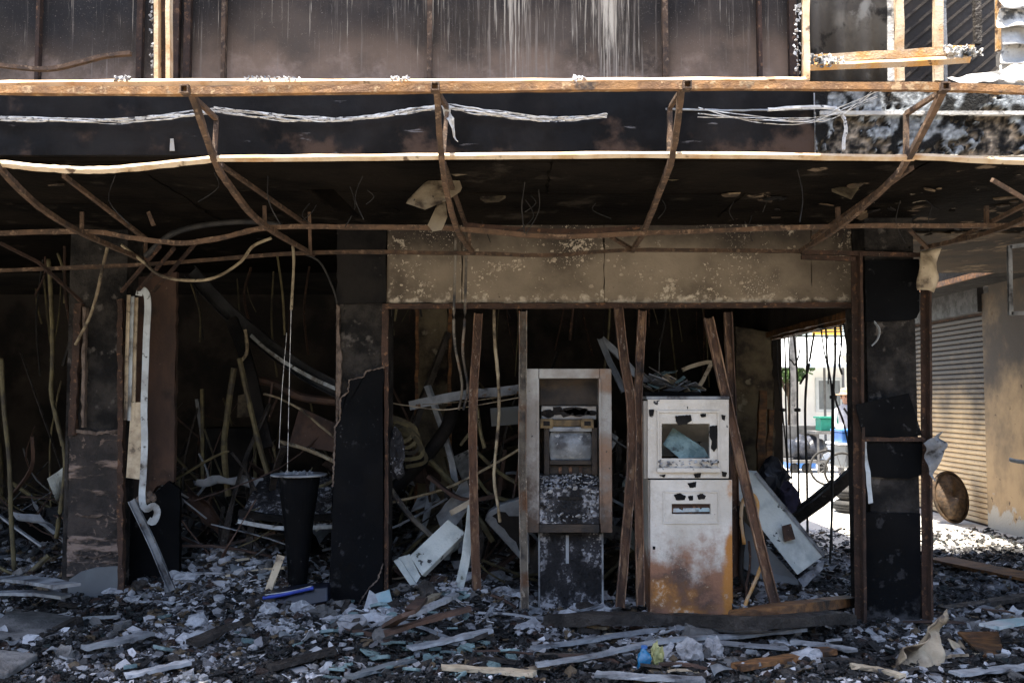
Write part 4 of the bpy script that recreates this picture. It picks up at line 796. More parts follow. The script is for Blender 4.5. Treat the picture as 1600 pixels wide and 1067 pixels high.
# tapered black pedestal bin
p = G(470, 925, .12); p = A(465, 924, 6.98); mm = PM(6.98)
t = thing('pedestal_bin', 'tapered matt black pedestal with a thin pale rim, left of middle column', 'pedestal', p)
H = A(470,743,6.98).z - p.z
g = B(); lathe(g, p, [(.0,0),(14*mm,0),(16.5*mm,H*.25),(23*mm,H*.6),(31*mm,H*.93),(32*mm,H),(.0,H)], 32); obj('body', g, blackpanel, t, smooth=False)
g = B(); lathe(g, p+Vector((0,0,H+.001)), [(.0,0),(43*mm,0),(44*mm,.006),(43*mm,.012),(0,.012)], 40); obj('rim', g, alum, t)
g = B()
for i in range(16): lump(g, p+Vector((rng.uniform(-.12,.12), rng.uniform(-.1,.1), H+.016)), rng.uniform(.008,.02), 1, .5, i)
obj('ash_heap', g, ashm, t, kind='stuff')
# blue black case
t = thing('plastic_case', 'blue rimmed black plastic case lying in the rubble beside the middle column', 'case', A(460,940,6.75))
g = plate(B(), [A(411,940,6.72), A(415,928,6.74), A(470,919,6.76), A(512,916,6.78), A(512,940,6.74), A(482,946,6.72), A(440,944,6.7)], (0,.12,.01)); obj('body', g, bluecase, t, bevel=.01)
g = B(); sweep(g, cr([A(411,934,6.70), A(440,929,6.70), A(475,921,6.72), A(490,918,6.73)], 5), rnd(.014,8)); obj('rim', g, bluerim, t, smooth=True)
g = B(); sweep(g, cr([A(414,929,6.69), A(450,924,6.70), A(488,915,6.72)], 5), rnd(.004,6)); obj('trim', g, stripm, t, smooth=True)
g = B(); sweep(g, subpath([A(440,868,6.9), A(418,926,6.85)], .06, .004), sq(.05,.03), up=(0,-1,0), jit=.004); obj('plank_end', g, plast, label='short pale plank standing in the rubble left of the black pedestal', cat='plank')
# centre bay
bar('aluminium_blade', 'blue grey bent metal blade spanning behind the first rusty stud', [(640,634,7.6),(680,625,7.55),(730,616,7.5),(780,612,7.45),(822,606,7.4)], sq(.07,.012), alum, 'metal strip')
bar('drooping_strip', 'pale drooping strip under the blue grey blade', [(603,628,7.4),(640,634,7.3),(690,640,7.25),(740,634,7.25),(815,620,7.25)], sq(.035,.006), plast, 'strip', up=(0,0,1))
bar('drooping_strip', 'second thin pale strip just above the drooping strip', [(660,632,7.35),(740,626,7.3),(815,614,7.3)], sq(.02,.005), conduitp, 'strip', up=(0,0,1))
bar('black_hose', 'thick black hose curving behind the door jamb', [(603,775,7.9),(640,740,7.85),(672,705,7.8),(698,668,7.8),(706,640,7.9)], rnd(.055,10), soot, 'hose', smooth=True)
bar('thin_rod', 'thin pale rod crossing behind the first rusty stud', [(610,785,7.7),(690,765,7.6),(745,740,7.5),(835,688,7.4)], rnd(.010,6), conduitp, 'rod')
bar('thin_rod', 'olive rod slanting down behind the wavy conduit', [(745,705,7.7),(780,738,7.6),(838,772,7.5)], rnd(.016,6), conduit, 'rod')
bar('thin_rod', 'olive rod bending low behind the wavy conduit', [(742,742,7.8),(765,772,7.7),(800,783,7.6),(838,795,7.5)], rnd(.016,6), conduit, 'rod')
bar('thin_rod', 'pale rod slanting behind the tilted white panel', [(604,755,7.5),(640,805,7.5),(690,852,7.4)], rnd(.022,6), studg, 'rod')
bar('thin_rod', 'short olive stub hanging behind the first rusty stud', [(745,635,7.3),(750,670,7.3),(757,700,7.3)], rnd(.015,6), conduit, 'rod')
bar('thin_rod', 'olive prop leaning on the first rusty stud', [(720,695,7.3),(735,675,7.25),(748,655,7.2)], rnd(.013,6), conduit, 'rod')
for k in range(5):
    bar('melted_strip', 'olive melted strip curling behind the door jamb', [(604,650+k*9,7.6+k*.05),(625+k*4,655+k*6,7.6),(650+k*3,670+k*9,7.6),(632+k*8,690+k*8,7.6),(610+k*6,685+k*11,7.65)], sq(.03,.006), conduit, 'strip', group='melted strips behind the jamb')
g = B(); lump(g, A(617,706,7.2), .09, 3, .6, 4, (.8,.5,1.6)); obj('crumpled_ash', g, ashface, label='crumpled black and white charred lump behind the door jamb', cat='lump')
g = plate(B(), [A(766,638,8.0), A(818,634,8.0), A(818,662,8.0), A(768,666,8.0)], (0,.12,0)); obj('scorched_box', g, graypanel, label='dark grey scorched box beside the grey stud', cat='box')
# tilted pale panel with flange
t = thing('fallen_cover', 'pale blue white metal panel tilted in the rubble left of the first rusty stud', 'metal panel', A(680,900,7.1))
g = plate(B(), [A(640,868,7.0), A(700,811,7.15), A(727,832,7.1), A(659,899,6.95)], (.02,.05,-.02)); obj('panel', g, palem, t, bevel=.006)
g = plate(B(), [A(615,876,6.98), A(624,872,6.98), A(650,912,6.92), A(641,914,6.92)], (.0,.04,0)); obj('flange', g, palem, t)
g = plate(B(), [A(622,871,7.0), A(640,866,7.0), A(657,900,6.96), A(650,912,6.94)], (.0,.03,0)); obj('bracket', g, palem, t)
bar('speckled_post', 'pale speckled post leaning left of the first rusty stud', [(738,790,7.05),(732,840,7.0),(726,880,6.97),(714,930,6.9)], sq(.065,.03), palem, 'post')
g = plate(B(), [A(702,798,7.1), A(736,779,7.1), A(738,788,7.08), A(705,806,7.08)], (0,.04,0)); obj('wood_block', g, plast, label='short cream board resting on top of the tilted panel', cat='board')
# monitor shell
t = thing('machine_shell', 'grey curved machine shell with burnt hole left of the grey stud', 'machine shell', A(795,880,7.3))
pp = [(757,812),(763,800),(780,789),(812,779),(822,779),(826,800),(828,880),(822,884),(800,860),(778,835),(768,825)]
g = plate(B(), [A(x,y,7.15+(y-780)*.0012) for x, y in pp], (0,.18,0)); obj('shell', g, alum, t, bevel=.012)
g = plate(B(), [A(x,y,7.142+(y-780)*.0012) for x, y in [(769,806),(780,799),(790,800),(795,806),(820,806),(823,870),(812,862),(806,846),(796,838),(788,826),(778,818),(775,810)]], (0,.004,0)); obj('burnt_hole', g, soot, t)
# bent white channel behind kiosks
bar('bent_channel', 'white bent channel poking up between the two cash machines', [(938,530,7.3),(950,560,7.25),(962,585,7.2),(975,612,7.15)], chan(.045,.03,.004), alum, 'channel')
bar('bent_channel', 'pale channel slanting right behind the bent rusty stud', [(940,530,7.35),(965,553,7.3),(1000,590,7.25),(1030,588,7.25)], chan(.05,.02,.004), alum, 'channel')
g = B(); box(g, A(1006,600,7.1).x, A(1096,600,7.1).x, 7.1, 7.55, .1, A(1050,612,7.1).z); obj('burnt_cabinet', g, soot, bevel=.01, label='black burnt cabinet behind the white cash machine', cat='cabinet')
zt = A(1050,612,7.1).z
for k in range(46):
    u = rng.random(); g = B(); px = 1010+u*80; hh = rng.uniform(0,.15)*(1-abs(u-.25)*1.2)
    p = A(px, 612, 7.1+rng.uniform(0,.2)); p.z = zt+.015+max(0,hh)
    shard(g, p, rng.uniform(.03,.075), .006, erot(*[rng.uniform(-.7,.7) for _ in range(3)]), 4, asp=rng.uniform(1,2)); mk = k % 4; obj('board_scrap', g, (tilem, plast, glassm, concm)[mk], label=('pale grey','cream','sea green','dark grey')[mk]+' scrap in the heap on top behind the white cash machine', cat='scrap', group='scraps heaped behind the white cash machine')
bar('frame_piece', 'yellowish bent frame piece above the heap behind the white cash machine', [(1066,578,7.6),(1085,571,7.6),(1110,566,7.6),(1103,585,7.6),(1090,608,7.6)], sq(.03,.02), plast, 'frame piece', n=3)
# fallen pale door
t = thing('fallen_door', 'pale grey metal door leaning behind the long leaning stud', 'metal door', A(1210,900,6.9))
q = [A(1146,735,7.15), A(1180,738,7.2), A(1287,868,7.0), A(1246,898,6.85), A(1150,775,7.05)]
g = plate(B(), q, (.02,.035,.01)); dr = obj('leaf', g, palem, t, bevel=.004)
g = B(); sweep(g, [q[1]+Vector((0,-.012,.0)), q[2]+Vector((0,-.012,0))], sq(.03,.02)); obj('edge', g, alum, dr)
g = plate(B(), [A(1222,822,6.94), A(1236,818,6.95), A(1243,842,6.93), A(1226,846,6.92)], (0,.012,0)); obj('lock', g, rustdark, dr)
g = plate(B(), [A(1150,800,7.1), A(1246,905,6.95), A(1262,950,6.9), A(1150,880,7.1)], (0,.02,0)); obj('underside', g, graypanel, t)
g = B(); sheet(g, A(1247,903,6.8), A(1288,875,6.9), A(1285,890,6.85), A(1255,918,6.75), 8, 5, .02, 14, 2); obj('door_crumple', g, alum, t, solid=.004)
bar('twisted_cable', 'rust brown twisted cable looping at the right of the white cash machine', [(1163,850,6.75),(1158,810,6.75),(1162,780,6.74),(1176,772,6.72),(1184,790,6.70),(1182,830,6.68),(1194,865,6.66),(1183,900,6.66),(1168,935,6.62),(1160,960,6.6)], rnd(.013,7), rustorange, 'cable', n=5, smooth=True)
bar('twisted_cable', 'dark thin cable hanging right of the white cash machine', [(1170,845,6.7),(1172,880,6.7),(1166,920,6.66),(1172,960,6.6)], rnd(.009,6), rustdark, 'cable', n=5)
bar('twisted_cable', 'pair of black hoses right of the white cash machine', [(1155,790,6.9),(1160,840,6.85),(1158,900,6.8),(1180,940,6.7)], rnd(.02,7), soot, 'hose', n=5, smooth=True)
bar('charred_beam', 'charred timber slanting up to the corner column in the side opening', [(1236,815,8.6),(1285,780,8.3),(1336,735,8.0)], sq(.09,.06), charwood, 'timber', n=2)
bar('charred_beam', 'thinner charred timber crossing in the side opening', [(1232,806,8.8),(1262,785,8.7),(1300,755,8.5)], sq(.05,.05), charwood, 'timber', n=2)
g = B()
for i in range(7): lump(g, A(1210+rng.uniform(-14,14), 735+i*11, 9.0+rng.uniform(-.08,.08)), rng.uniform(.07,.12), 2, .5, i, (1,.8,1.2))
obj('scorched_sack', g, bagm, label='dark scorched sack propped at the back column', cat='sack')
g = B(); lump(g, A(1234,785,8.8), .1, 2, .4, 3, (.8,.7,2.0)); obj('cloth_bundle', g, purple, label='dusty purple cloth bundle beside the dark sack', cat='cloth')
# wires hanging in the side opening
wl_ = [(1214,532,1222,640,1232,770),(1226,527,1228,640,1236,830),(1232,525,1234,650,1240,800),(1240,522,1246,640,1247,850),(1260,515,1258,640,1262,860),(1283,508,1290,560,1294,600),(1290,505,1300,620,1300,860),(1305,503,1302,620,1297,880),(1312,502,1312,560,1316,585),(1318,500,1330,600,1332,700),(1300,600,1318,660,1332,745),(1250,545,1242,570,1232,560),(1272,520,1262,580,1250,600)]
for k, (a, b, c, d, e, f) in enumerate(wl_):
    Y = 7.4 + (1330-a)*.017
    pts = [(a,b,Y),((a+c)/2+rng.uniform(-3,3),(b+d)/2,Y-.03),(c,d,Y),((c+e)/2+rng.uniform(-3,3),(d+f)/2,Y),(e,f,Y)]
    g = B(); sweep(g, cr([A(*p) for p in pts], 5), rnd(rng.uniform(.006,.011),6), jit=.001)
    if k in (0, 3, 7):
        c_ = A(c, d, Y); lathe(g, c_-Vector((0,0,.02)), [(.012,0),(.03,.004),(.03,.03),(.012,.036)], 8)
    obj('hanging_wire', g, wireb, label='black burnt wire hanging in the bright side opening', cat='wire', group='wires hanging in the side opening')
# random sticks and strips in the dark depth
def region(px):
    return 'at far left' if px < 110 else 'in the left bay' if px < 520 else 'in the centre bay' if px < 815 else 'behind the cash machines' if px < 1150 else 'near the side opening' if px < 1335 else 'right of the corner column'
def topx(p):
    d = p - Vector((0,0,EYE)); c, s = math.cos(PITCH), math.sin(PITCH); zc = d.y*c+d.z*s
    return CX+F*d.x/zc, CY-F*(-d.y*s+d.z*c)/zc
kinds = [('conduit_stick', conduit, 'olive burnt conduit stick tangled deep'), ('charred_stick', charwood, 'black charred stick tangled deep'), ('metal_strip', alum, 'grey bent metal strip tangled deep'), ('charred_lath', brownpanel, 'brown scorched lath tangled deep')]
for k in range(330):
    y = 7.45 + 3.4*rng.random()**1.5; x = rng.uniform(-.53*y, min(2.0, .22*y)); z0 = hgt(x, y) + rng.choice((0, 0, rng.uniform(0,.7)))
    if -1.2 < x < -.8 and y < 7.5: continue
    nm, mt, lb = rng.choices(kinds, (2.4,2.6,2.4,3))[0]
    L = rng.uniform(.35, 1.5); tilt = rng.choice((rng.uniform(.05,.5), rng.uniform(.05,.6), rng.uniform(.6,1.4))); az = rng.uniform(0, 6.28)
    d = Vector((math.cos(az)*math.cos(tilt), math.sin(az)*math.cos(tilt)*.5, math.sin(tilt)))
    p0 = Vector((x, y, z0)); p1 = p0 + d*L
    if p1.z > 2.6 or p1.x > 2.3 or p1.y < 7.3: continue
    md = p0.lerp(p1, .5) + Vector((rng.uniform(-.15,.15), rng.uniform(-.1,.1), rng.uniform(-.12,.12)))
    r = rng.choice((rng.uniform(.004,.010), rng.uniform(.008,.024))); prof = rnd(r, 6) if nm == 'conduit_stick' else sq(r*2.5, r*rng.uniform(.4,2))
    g = B(); sweep(g, cr([p0, md, p1], 4), prof, jit=.002)
    obj(nm, g, mt, label=lb + ' ' + region(topx(md)[0]), cat=nm.split('_')[1], group=nm.replace('_',' ') + 's inside the shop')
for k in range(64):                     # remains hanging from the ceiling
    y = rng.uniform(7.6, 11); x = rng.uniform(-.52*y, 2.2); L = rng.uniform(.3, 1.3)
    p0 = Vector((x, y, ZS)); p1 = p0 - Vector((rng.uniform(-.15,.15), rng.uniform(-.1,.1), L))
    g = B(); sweep(g, cr([p0, p0.lerp(p1,.5)+Vector((rng.uniform(-.06,.06),0,0)), p1], 5), rnd(rng.uniform(.004,.014),5), jit=.001)
    obj('ceiling_wire', g, rng.choice((wireb, conduit, rustdark)), label='burnt wire dangling from the ceiling '+region(topx(p1)[0]), cat='wire', group='wires dangling from the ceiling')
for k in range(64):                     # collapsed boards and sheets
    y = rng.uniform(7.6, 11); x = rng.uniform(-.52*y, min(1.9,.2*y)); g = B()
    shard(g, (x, y, hgt(x,y)+rng.choice((rng.uniform(.02,.3), rng.uniform(.2,.9)))), rng.uniform(.10,.34), .012, erot(rng.uniform(-1.2,1.2), rng.uniform(-.7,.7), rng.uniform(0,6)), rng.choice((4,4,5)), asp=rng.uniform(.6,1.6))
    obj('collapsed_board', g, rng.choice((brownpanel, soot, concm, alum, sootwall, pillarpl, tilem)), label='collapsed scorched board lying '+region(topx(Vector((x,y,.3)))[0]), cat='board', group='collapsed boards inside the shop')

for k in range(46):
    y = rng.uniform(7.45, 9.4); x = rng.uniform(-.53*y, min(1.9,.22*y)); a_ = rng.uniform(0, 6.28); L = rng.uniform(.2,.6); W = rng.uniform(.08,.3); tl = rng.uniform(-.9,.9)
    u = Vector((math.cos(a_)*math.cos(tl), math.sin(a_)*.5, math.sin(tl))); v = Vector((rng.uniform(-.4,.4), -.5, rng.uniform(.3,1))).normalized(); c0 = Vector((x, y, hgt(x,y)+rng.uniform(.08,.6)+L*.3*abs(math.sin(tl))))
    cs = [c0+u*L*i_+v*W*j_ for i_, j_ in ((-.5,-.5),(.5,-.5),(.5,.5),(-.5,.5))]
    mk = k % 5; g = B(); sheet(g, *cs, 9, 7, .03, 7, k+50, rng.uniform(-.08,.08))
    obj('bent_sheet', g, (alum, palem, ductm, tilem, brownpanel)[mk], solid=.004, label=('grey','pale','black','whitish','brown')[mk]+' bent sheet tangled deep', cat='sheet', group='bent sheets inside the shop')

# ================================================================== FOREGROUND PIECES
def gbar(name, label, pts, wd, ht, mat, cat, lift=.02, jit=.003, group=None, n=5, twist=0):   # piece lying on the rubble; pixels give its place on the bed
    q = []
    for x, y in pts:
        p = G(x, y, .08); p.z = hgt(p.x, p.y)+lift; p2 = G(x, y, p.z); p2.z = p.z; q.append(p2)
    q = cr(q, n)
    g = B(); sweep(g, q, sq(wd, ht), jit=jit, twist=twist); return obj(name, g, mat, label=label, cat=cat, group=group)
gbar('charred_beam', 'long dark charred beam lying in front of both cash machines', [(855,968),(960,965),(1060,968),(1180,972),(1330,965)], .09, .07, charwood, 'timber', .05, .009)
gbar('metal_strip', 'long grey strip lying in front of the charred beam', [(832,1012),(900,1003),(980,990),(1060,982),(1200,986)], .05, .02, alum, 'strip', .06)
gbar('metal_strip', 'long grey strip nearest the viewer, rising to the right', [(838,1038),(920,1026),(990,1010),(1060,998),(1170,992),(1260,982)], .045, .02, alum, 'strip', .08)
gbar('metal_strip', 'pale strip lying right of the white cash machine base', [(1040,1000),(1120,1004),(1230,1012)], .08, .012, tilem, 'strip', .05)
gbar('brown_plank', 'orange brown scorched plank beside the corner column foot', [(1140,962),(1230,950),(1330,938)], .10, .06, brownwood, 'plank', .06)
gbar('brown_plank', 'long brown board in the alley right of the corner column', [(1465,872),(1540,888),(1640,908)], .28, .025, brownwood, 'board', .05)
gbar('metal_strip', 'teal coated sheet strip at the lower right edge', [(1545,978),(1600,970),(1660,966)], .12, .02, tealsheet, 'strip', .14)
g = plate(B(), [G(1496,990,.12), G(1560,990,.12), G(1570,1030,.04), G(1545,1035,.04)], (0,0,.015)); obj('brown_board', g, brownwood, label='small brown board propped in the rubble at lower right', cat='board')
gbar('metal_strip', 'wide pale grey strip at the left edge behind the rubble', [(-30,905),(40,905),(105,915)], .16, .02, alum, 'strip', .16)
gbar('metal_strip', 'second grey strip at the left edge in front of the wide one', [(-30,928),(50,926),(104,932)], .10, .02, alum, 'strip', .10)
g = plate(B(), [G(-30,990,.12), G(70,1003,.10), G(116,962,.12), G(20,948,.14)], (0,0,-.05)); obj('concrete_slab', g, concm, bevel=.01, label='dark flat slab lying at the left edge', cat='slab')
g = plate(B(), [G(-30,1060,.10), G(12,1050,.10), G(60,1020,.12), G(-30,1010,.14)], (0,0,-.04)); obj('concrete_slab', g, concm, bevel=.01, label='dark slab at the lower left corner', cat='slab')
gbar('metal_strip', 'dark beam end in front of the slab at left', [(60,1000),(90,985),(125,968)], .06, .05, charwood, 'beam', .04)
gbar('plank_piece', 'charred board in the rubble left of middle', [(300,1005),(345,985),(385,970)], .12, .03, charwood, 'board', .08)
for k, (pts, w_, lab) in enumerate((([(655,945),(690,925),(716,912)],.05,'upper pale plank in the stack below the tilted panel'),([(640,960),(690,940),(712,928)],.05,'middle plank in the stack below the tilted panel'),([(600,990),(680,965),(735,950)],.06,'long low plank in the stack below the tilted panel'),([(605,978),(640,955),(660,935)],.07,'brown plank at the left of the stack below the tilted panel'))):
    gbar('plank', lab, pts, w_, .025, [plast, tilem, brownpanel, brownpanel][k], 'plank', .07+.02*k)
for k, (pts, wd, ht, mt, lab) in enumerate((([(640,1012),(700,1000),(765,984)],.07,.02,tilem,'pale plank across the green glass tiles'),([(420,1042),(470,1030),(525,1014)],.08,.03,charwood,'charred plank lying below the blue rimmed case'),([(690,1042),(760,1046),(835,1052)],.06,.02,plast,'cream lath at the lower edge before the centre bay'),([(930,1052),(1010,1058),(1100,1062)],.07,.02,alum,'grey strip at the lower edge below the blue bottle'),([(1150,1042),(1220,1030),(1300,1016)],.09,.03,brownwood,'brown plank slanting up toward the corner column'),([(1235,1002),(1290,1008),(1335,1016)],.06,.02,tilem,'pale short plank just left of the corner column foot'),([(1475,952),(1540,942),(1610,930)],.10,.03,charwood,'charred plank in the rubble right of the corner column'),([(1490,1052),(1550,1046),(1620,1040)],.08,.015,alum,'grey strip at the lower right corner'),([(130,1012),(180,1002),(235,988)],.09,.02,alum,'grey strip in front of the left column'),([(195,1056),(240,1046),(295,1034)],.07,.02,tilem,'pale plank at the lower left of middle'),([(545,1058),(590,1045),(645,1030)],.06,.02,graypanel,'dark grey strip at the lower edge below the middle column'),([(1330,1040),(1370,1046),(1410,1056)],.05,.02,plast,'cream lath before the corner column'))):
    gbar('fallen_plank', lab, pts, wd, ht, mt, 'plank', .06, .004)
t = thing('ash_bag', 'round pale ash coated bundle in front of the white cash machine', 'bundle', G(1080,1035,.05))
p = G(1080,1040,.05); p.z = hgt(p.x,p.y)+.06
g = B(); lump(g, p, .075, 3, .45, 5, (1,.8,1)); obj('bundle', g, ashm, t, smooth=False)
p = G(1115,1035,.05); p.z = hgt(p.x,p.y)+.05
g = B(); lump(g, p, .06, 3, .6, 8, (.9,.8,1.1)); obj('ash_lump', g, ashm, label='smaller pale lump right of the round ash bundle', cat='lump')
p = G(932,950,.1); p.z = hgt(p.x,p.y)+.06
g = B(); lump(g, p, .085, 3, .5, 6, (1,.8,.9)); obj('ash_lump', g, ashm, label='crumpled white lump at the foot of the open cash machine', cat='lump')
p = G(350,975,.05); p.z = hgt(p.x,p.y)+.05
# bottles
p = G(1007,1052,.05); p.z = hgt(p.x,p.y)-.01; t = thing('plastic_bottle', 'crushed bright blue plastic bottle standing in the foreground rubble', 'bottle', p)
g = B(); lathe(g, p, [(0,0),(.036,.004),(.04,.03),(.036,.055),(.04,.08),(.032,.105),(.016,.12),(.015,.135),(0,.135)], 18)
for v in g.verts: v.co += Vector((noise.noise(v.co*30)*.01, noise.noise(v.co*25+Vector((3,3,3)))*.01, 0))
obj('body', g, bluegl, t, smooth=True)
g = B(); lathe(g, p+Vector((0,0,.136)), [(0,0),(.018,0),(.018,.014),(0,.014)], 12); obj('cap', g, bluep, t)
p = G(1027,1048,.05); p.z = hgt(p.x,p.y)+.05
g = B(); lump(g, p, .05, 3, .7, 9, (.7,.6,1.3)); obj('crushed_cup', g, yellowgl, label='crumpled yellow green plastic beside the blue bottle', cat='plastic')
# curled cream sheets by the corner column
g = B(); a = G(1408,1062,.02); b = G(1470,1050,.02)
sheet(g, a, b, b+Vector((.10,.10,.34)), a+Vector((.02,.02,.12)), 18, 18, .05, 11, 6, -.05); obj('curled_sheet', g, plast, smooth=True, solid=.006, label='curled cream sheet standing at the foot of the corner column', cat='sheet')
g = B(); a = G(1480,1005,.1); b = G(1530,1046,.03)
sheet(g, a, G(1500,992,.12), G(1545,1030,.06), b, 14, 14, .03, 12, 2, .05); obj('curled_sheet', g, plast, smooth=True, solid=.006, label='cream sheet lying on the rubble right of the corner column', cat='sheet')
p = A(1464,700,6.55)
g = B(); sheet(g, A(1444,692,6.52), A(1470,674,6.55), A(1476,700,6.5), A(1460,752,6.5), 14, 16, .045, 16, 5); obj('melted_scrap', g, tilem, smooth=True, solid=.004, label='melted white scrap hung on the right post of the corner column', cat='scrap')
g = B(); sheet(g, A(1440,392,6.5), A(1470,388,6.55), A(1462,456,6.5), A(1436,452,6.45), 8, 10, .03, 8, 7); obj('melted_lamp', g, plast, smooth=True, solid=.006, label='melted cream lamp housing hanging at the corner column top', cat='lamp')
# teal glass tiles
for k in range(64):
    px = rng.gauss(660, 85); py = rng.uniform(965, 1062)
    if k < 6: px, py = rng.uniform(150,430), rng.uniform(970,1050)
    p = G(px, py, .06); p.z = hgt(p.x,p.y)+rng.uniform(.012,.05)
    g = B(); shard(g, p, rng.uniform(.045,.08), rng.uniform(.012,.025), erot(rng.uniform(-.1,.4), rng.uniform(-.35,.35), rng.uniform(0,6)), rng.choice((4,4,5,5)), asp=rng.uniform(1,1.5))
    obj('glass_tile', g, glassm, bevel=.003, label='broken sea green glass tile in the rubble ' + ('left of the middle column' if px < 515 else 'before the centre bay'), cat='glass tile', group='broken green glass tiles')
for k, (pp, lab, mt) in enumerate((([(566,958),(577,922),(588,930),(600,962)],'white shard leaning on the middle column foot',tilem),([(586,928),(608,921),(618,960),(602,966)],'teal shard leaning beside the middle column foot',tealsheet))):
    g = plate(B(), [A(x,y,6.75+(y-920)*-.003) for x, y in pp], (0,.02,0)); obj('leaning_shard', g, mt, label=lab, cat='shard')
# single pieces that can be told apart
sp = [('broken_tile', tilem, 'pale broken tile', 5, (.025,.085), (.008,.022), 90), ('concrete_chunk', concm, 'grey broken concrete chunk', 6, (.025,.07), (.025,.06), 60), ('wood_scrap', charwood, 'black charred wood scrap', 4, (.03,.10), (.010,.03), 60), ('ash_flake', ashm, 'white ash crusted flake', 6, (.02,.06), (.008,.02), 60), ('metal_scrap', alum, 'bent grey metal scrap', 4, (.03,.09), (.004,.01), 30)]
for nm, mt, lb, nv, (s0,s1), (t0,t1), cnt in sp:
    for k in range(cnt):
        if rng.random() < .62: y = rng.uniform(5.35, 6.9); x = rng.uniform(-.56*y, .56*y)
        else: y = rng.uniform(6.9, 8.6); x = rng.uniform(-.54*y, 2.2)
        s = rng.uniform(s0, s1)*(.8 if y < 6 else 1)
        p = Vector((x, y, hgt(x,y)+rng.uniform(.005,.05)))
        g = B(); shard(g, p, s, rng.uniform(t0,t1), erot(rng.uniform(-.45,.6), rng.uniform(-.45,.45), rng.uniform(0,6)), nv, asp=rng.uniform(1, 2.2 if nv == 4 else 1.4))
        obj(nm, g, mt, label=lb+' in the rubble '+region(topx(p)[0]) + (' on the pavement' if y < 6.7 else ' past the threshold'), cat=nm.split('_')[1], group=nm.replace('_',' ')+'s in the rubble')
for k in range(60):
    y = rng.uniform(5.4, 8.2); x = rng.uniform(-.55*y, .55*y if y < 6.8 else 2.2); az = rng.uniform(-.5,.5)+rng.choice((0,math.pi)); L = rng.uniform(.15,.5)
    p = Vector((x,y,hgt(x,y)+.025)); q = p+Vector((math.cos(az)*L, math.sin(az)*L, 0)); q.z = hgt(q.x,q.y)+rng.uniform(.02,.08)
    g = B(); sweep(g, cr([p, p.lerp(q,.5)+Vector((0,0,.01)), q], 3), sq(rng.uniform(.015,.04), rng.uniform(.006,.02)), jit=.002)
    obj('lath_piece', g, rng.choice((charwood, alum, brownpanel, plast, tilem)), label='short lath lying in the rubble '+region(topx(p)[0])+(' on the pavement' if y < 6.7 else ' past the threshold'), cat='lath', group='short laths in the rubble')
HC = [(-1.9,7.15,.4),(-1.55,6.85,.3),(-1.0,6.55,.25),(-.6,6.9,.35),(.42,6.5,.22),(.9,6.35,.3),(1.8,6.75,.2),(-2.5,7.2,.4),(3.3,6.4,.4),(-.9,6.1,.4),(-2.2,6.2,.5),(1.2,5.8,.4),(-.3,7.3,.4),(-2.6,8.0,.5),(-1.3,7.9,.5),(-.35,8.0,.5),(-3.6,7.9,.5),(.8,8.2,.4)]
for k in range(190):
    hx, hy, hr = HC[k % len(HC)]; x = rng.gauss(hx, hr*.7); y = rng.gauss(hy, hr*.45)
    if y < 5.4 or (x > 2.1 and y > 6.9): continue
    r = .02+.06*rng.random()**1.7; mk = rng.choice((0,0,1,2)); g = B(); lump(g, (x, y, hgt(x,y)+r*.5), r, 2, .75, k, (rng.uniform(.8,1.5), rng.uniform(.8,1.3), rng.uniform(.5,.9)))
    obj('ash_chunk', g, (ashm, concm, charwood)[mk], label=('whitish','grey','black')[mk]+' crumbly chunk in the rubble', cat='chunk', group='crumbly chunks in the rubble')
for k, (px, py, r, lab) in enumerate(((905,948,.07,'white ash heap at the left foot of the open cash machine'),(860,945,.05,'small ash heap under the open cash machine'),(1000,955,.05,'ash heap between the feet of both cash machines'),(590,968,.06,'white ash heap before the middle column foot'),(350,920,.10,'broad pale ash heap right of the left column'),(400,905,.09,'pale ash heap left of the black pedestal'),(455,985,.06,'ash heap in front of the blue rimmed case'),(1195,935,.08,'ash heap at the foot of the leaning stud'),(700,950,.07,'ash heap before the first rusty stud'),(780,945,.06,'ash heap at the foot of the grey stud'),(300,1055,.07,'pale ash heap at the lower edge left of middle'),(1490,1010,.06,'ash heap right of the corner column foot'))):
    p = G(px, py, .12); p.z = hgt(p.x, p.y); g = B()
    for i in range(70):
        q = Vector((rng.gauss(0,r*.9), rng.gauss(0,r*.6), 0)); zz = .02+max(0, r*1.1-q.length*.5); lump(g, p+q+Vector((0,0,zz*rng.random())), r*(.10+.35*rng.random()**2), 1, .8, i+k*40, (1.2,1,.8))
    obj('ash_heap', g, ashm, label=lab, cat='ash heap', kind='stuff')
for k in range(44):
    y = rng.uniform(5.45, 7.3); x = rng.uniform(-.54*y, .54*y if y < 6.7 else 2.1); a_ = rng.uniform(0, 6.28); L = rng.uniform(.07,.20); W = rng.uniform(.04,.11)
    u = Vector((math.cos(a_), math.sin(a_), 0)); v = Vector((-math.sin(a_), math.cos(a_), 0)); c0 = Vector((x, y, hgt(x,y)+.03))
    cs = [c0+u*L*i_+v*W*j_+Vector((0,0,rng.uniform(-.02,.05))) for i_, j_ in ((-.5,-.5),(.5,-.5),(.5,.5),(-.5,.5))]
    mk = k % 4; g = B(); sheet(g, *cs, 7, 6, .022, 16, k, rng.uniform(-.03,.03))
    obj('crumpled_sheet', g, (tilem, ashm, alum, graypanel)[mk], solid=.003, label=('pale','white ashen','grey metal','dark grey')[mk]+' crumpled sheet in the rubble', cat='sheet', group='crumpled sheets in the rubble')
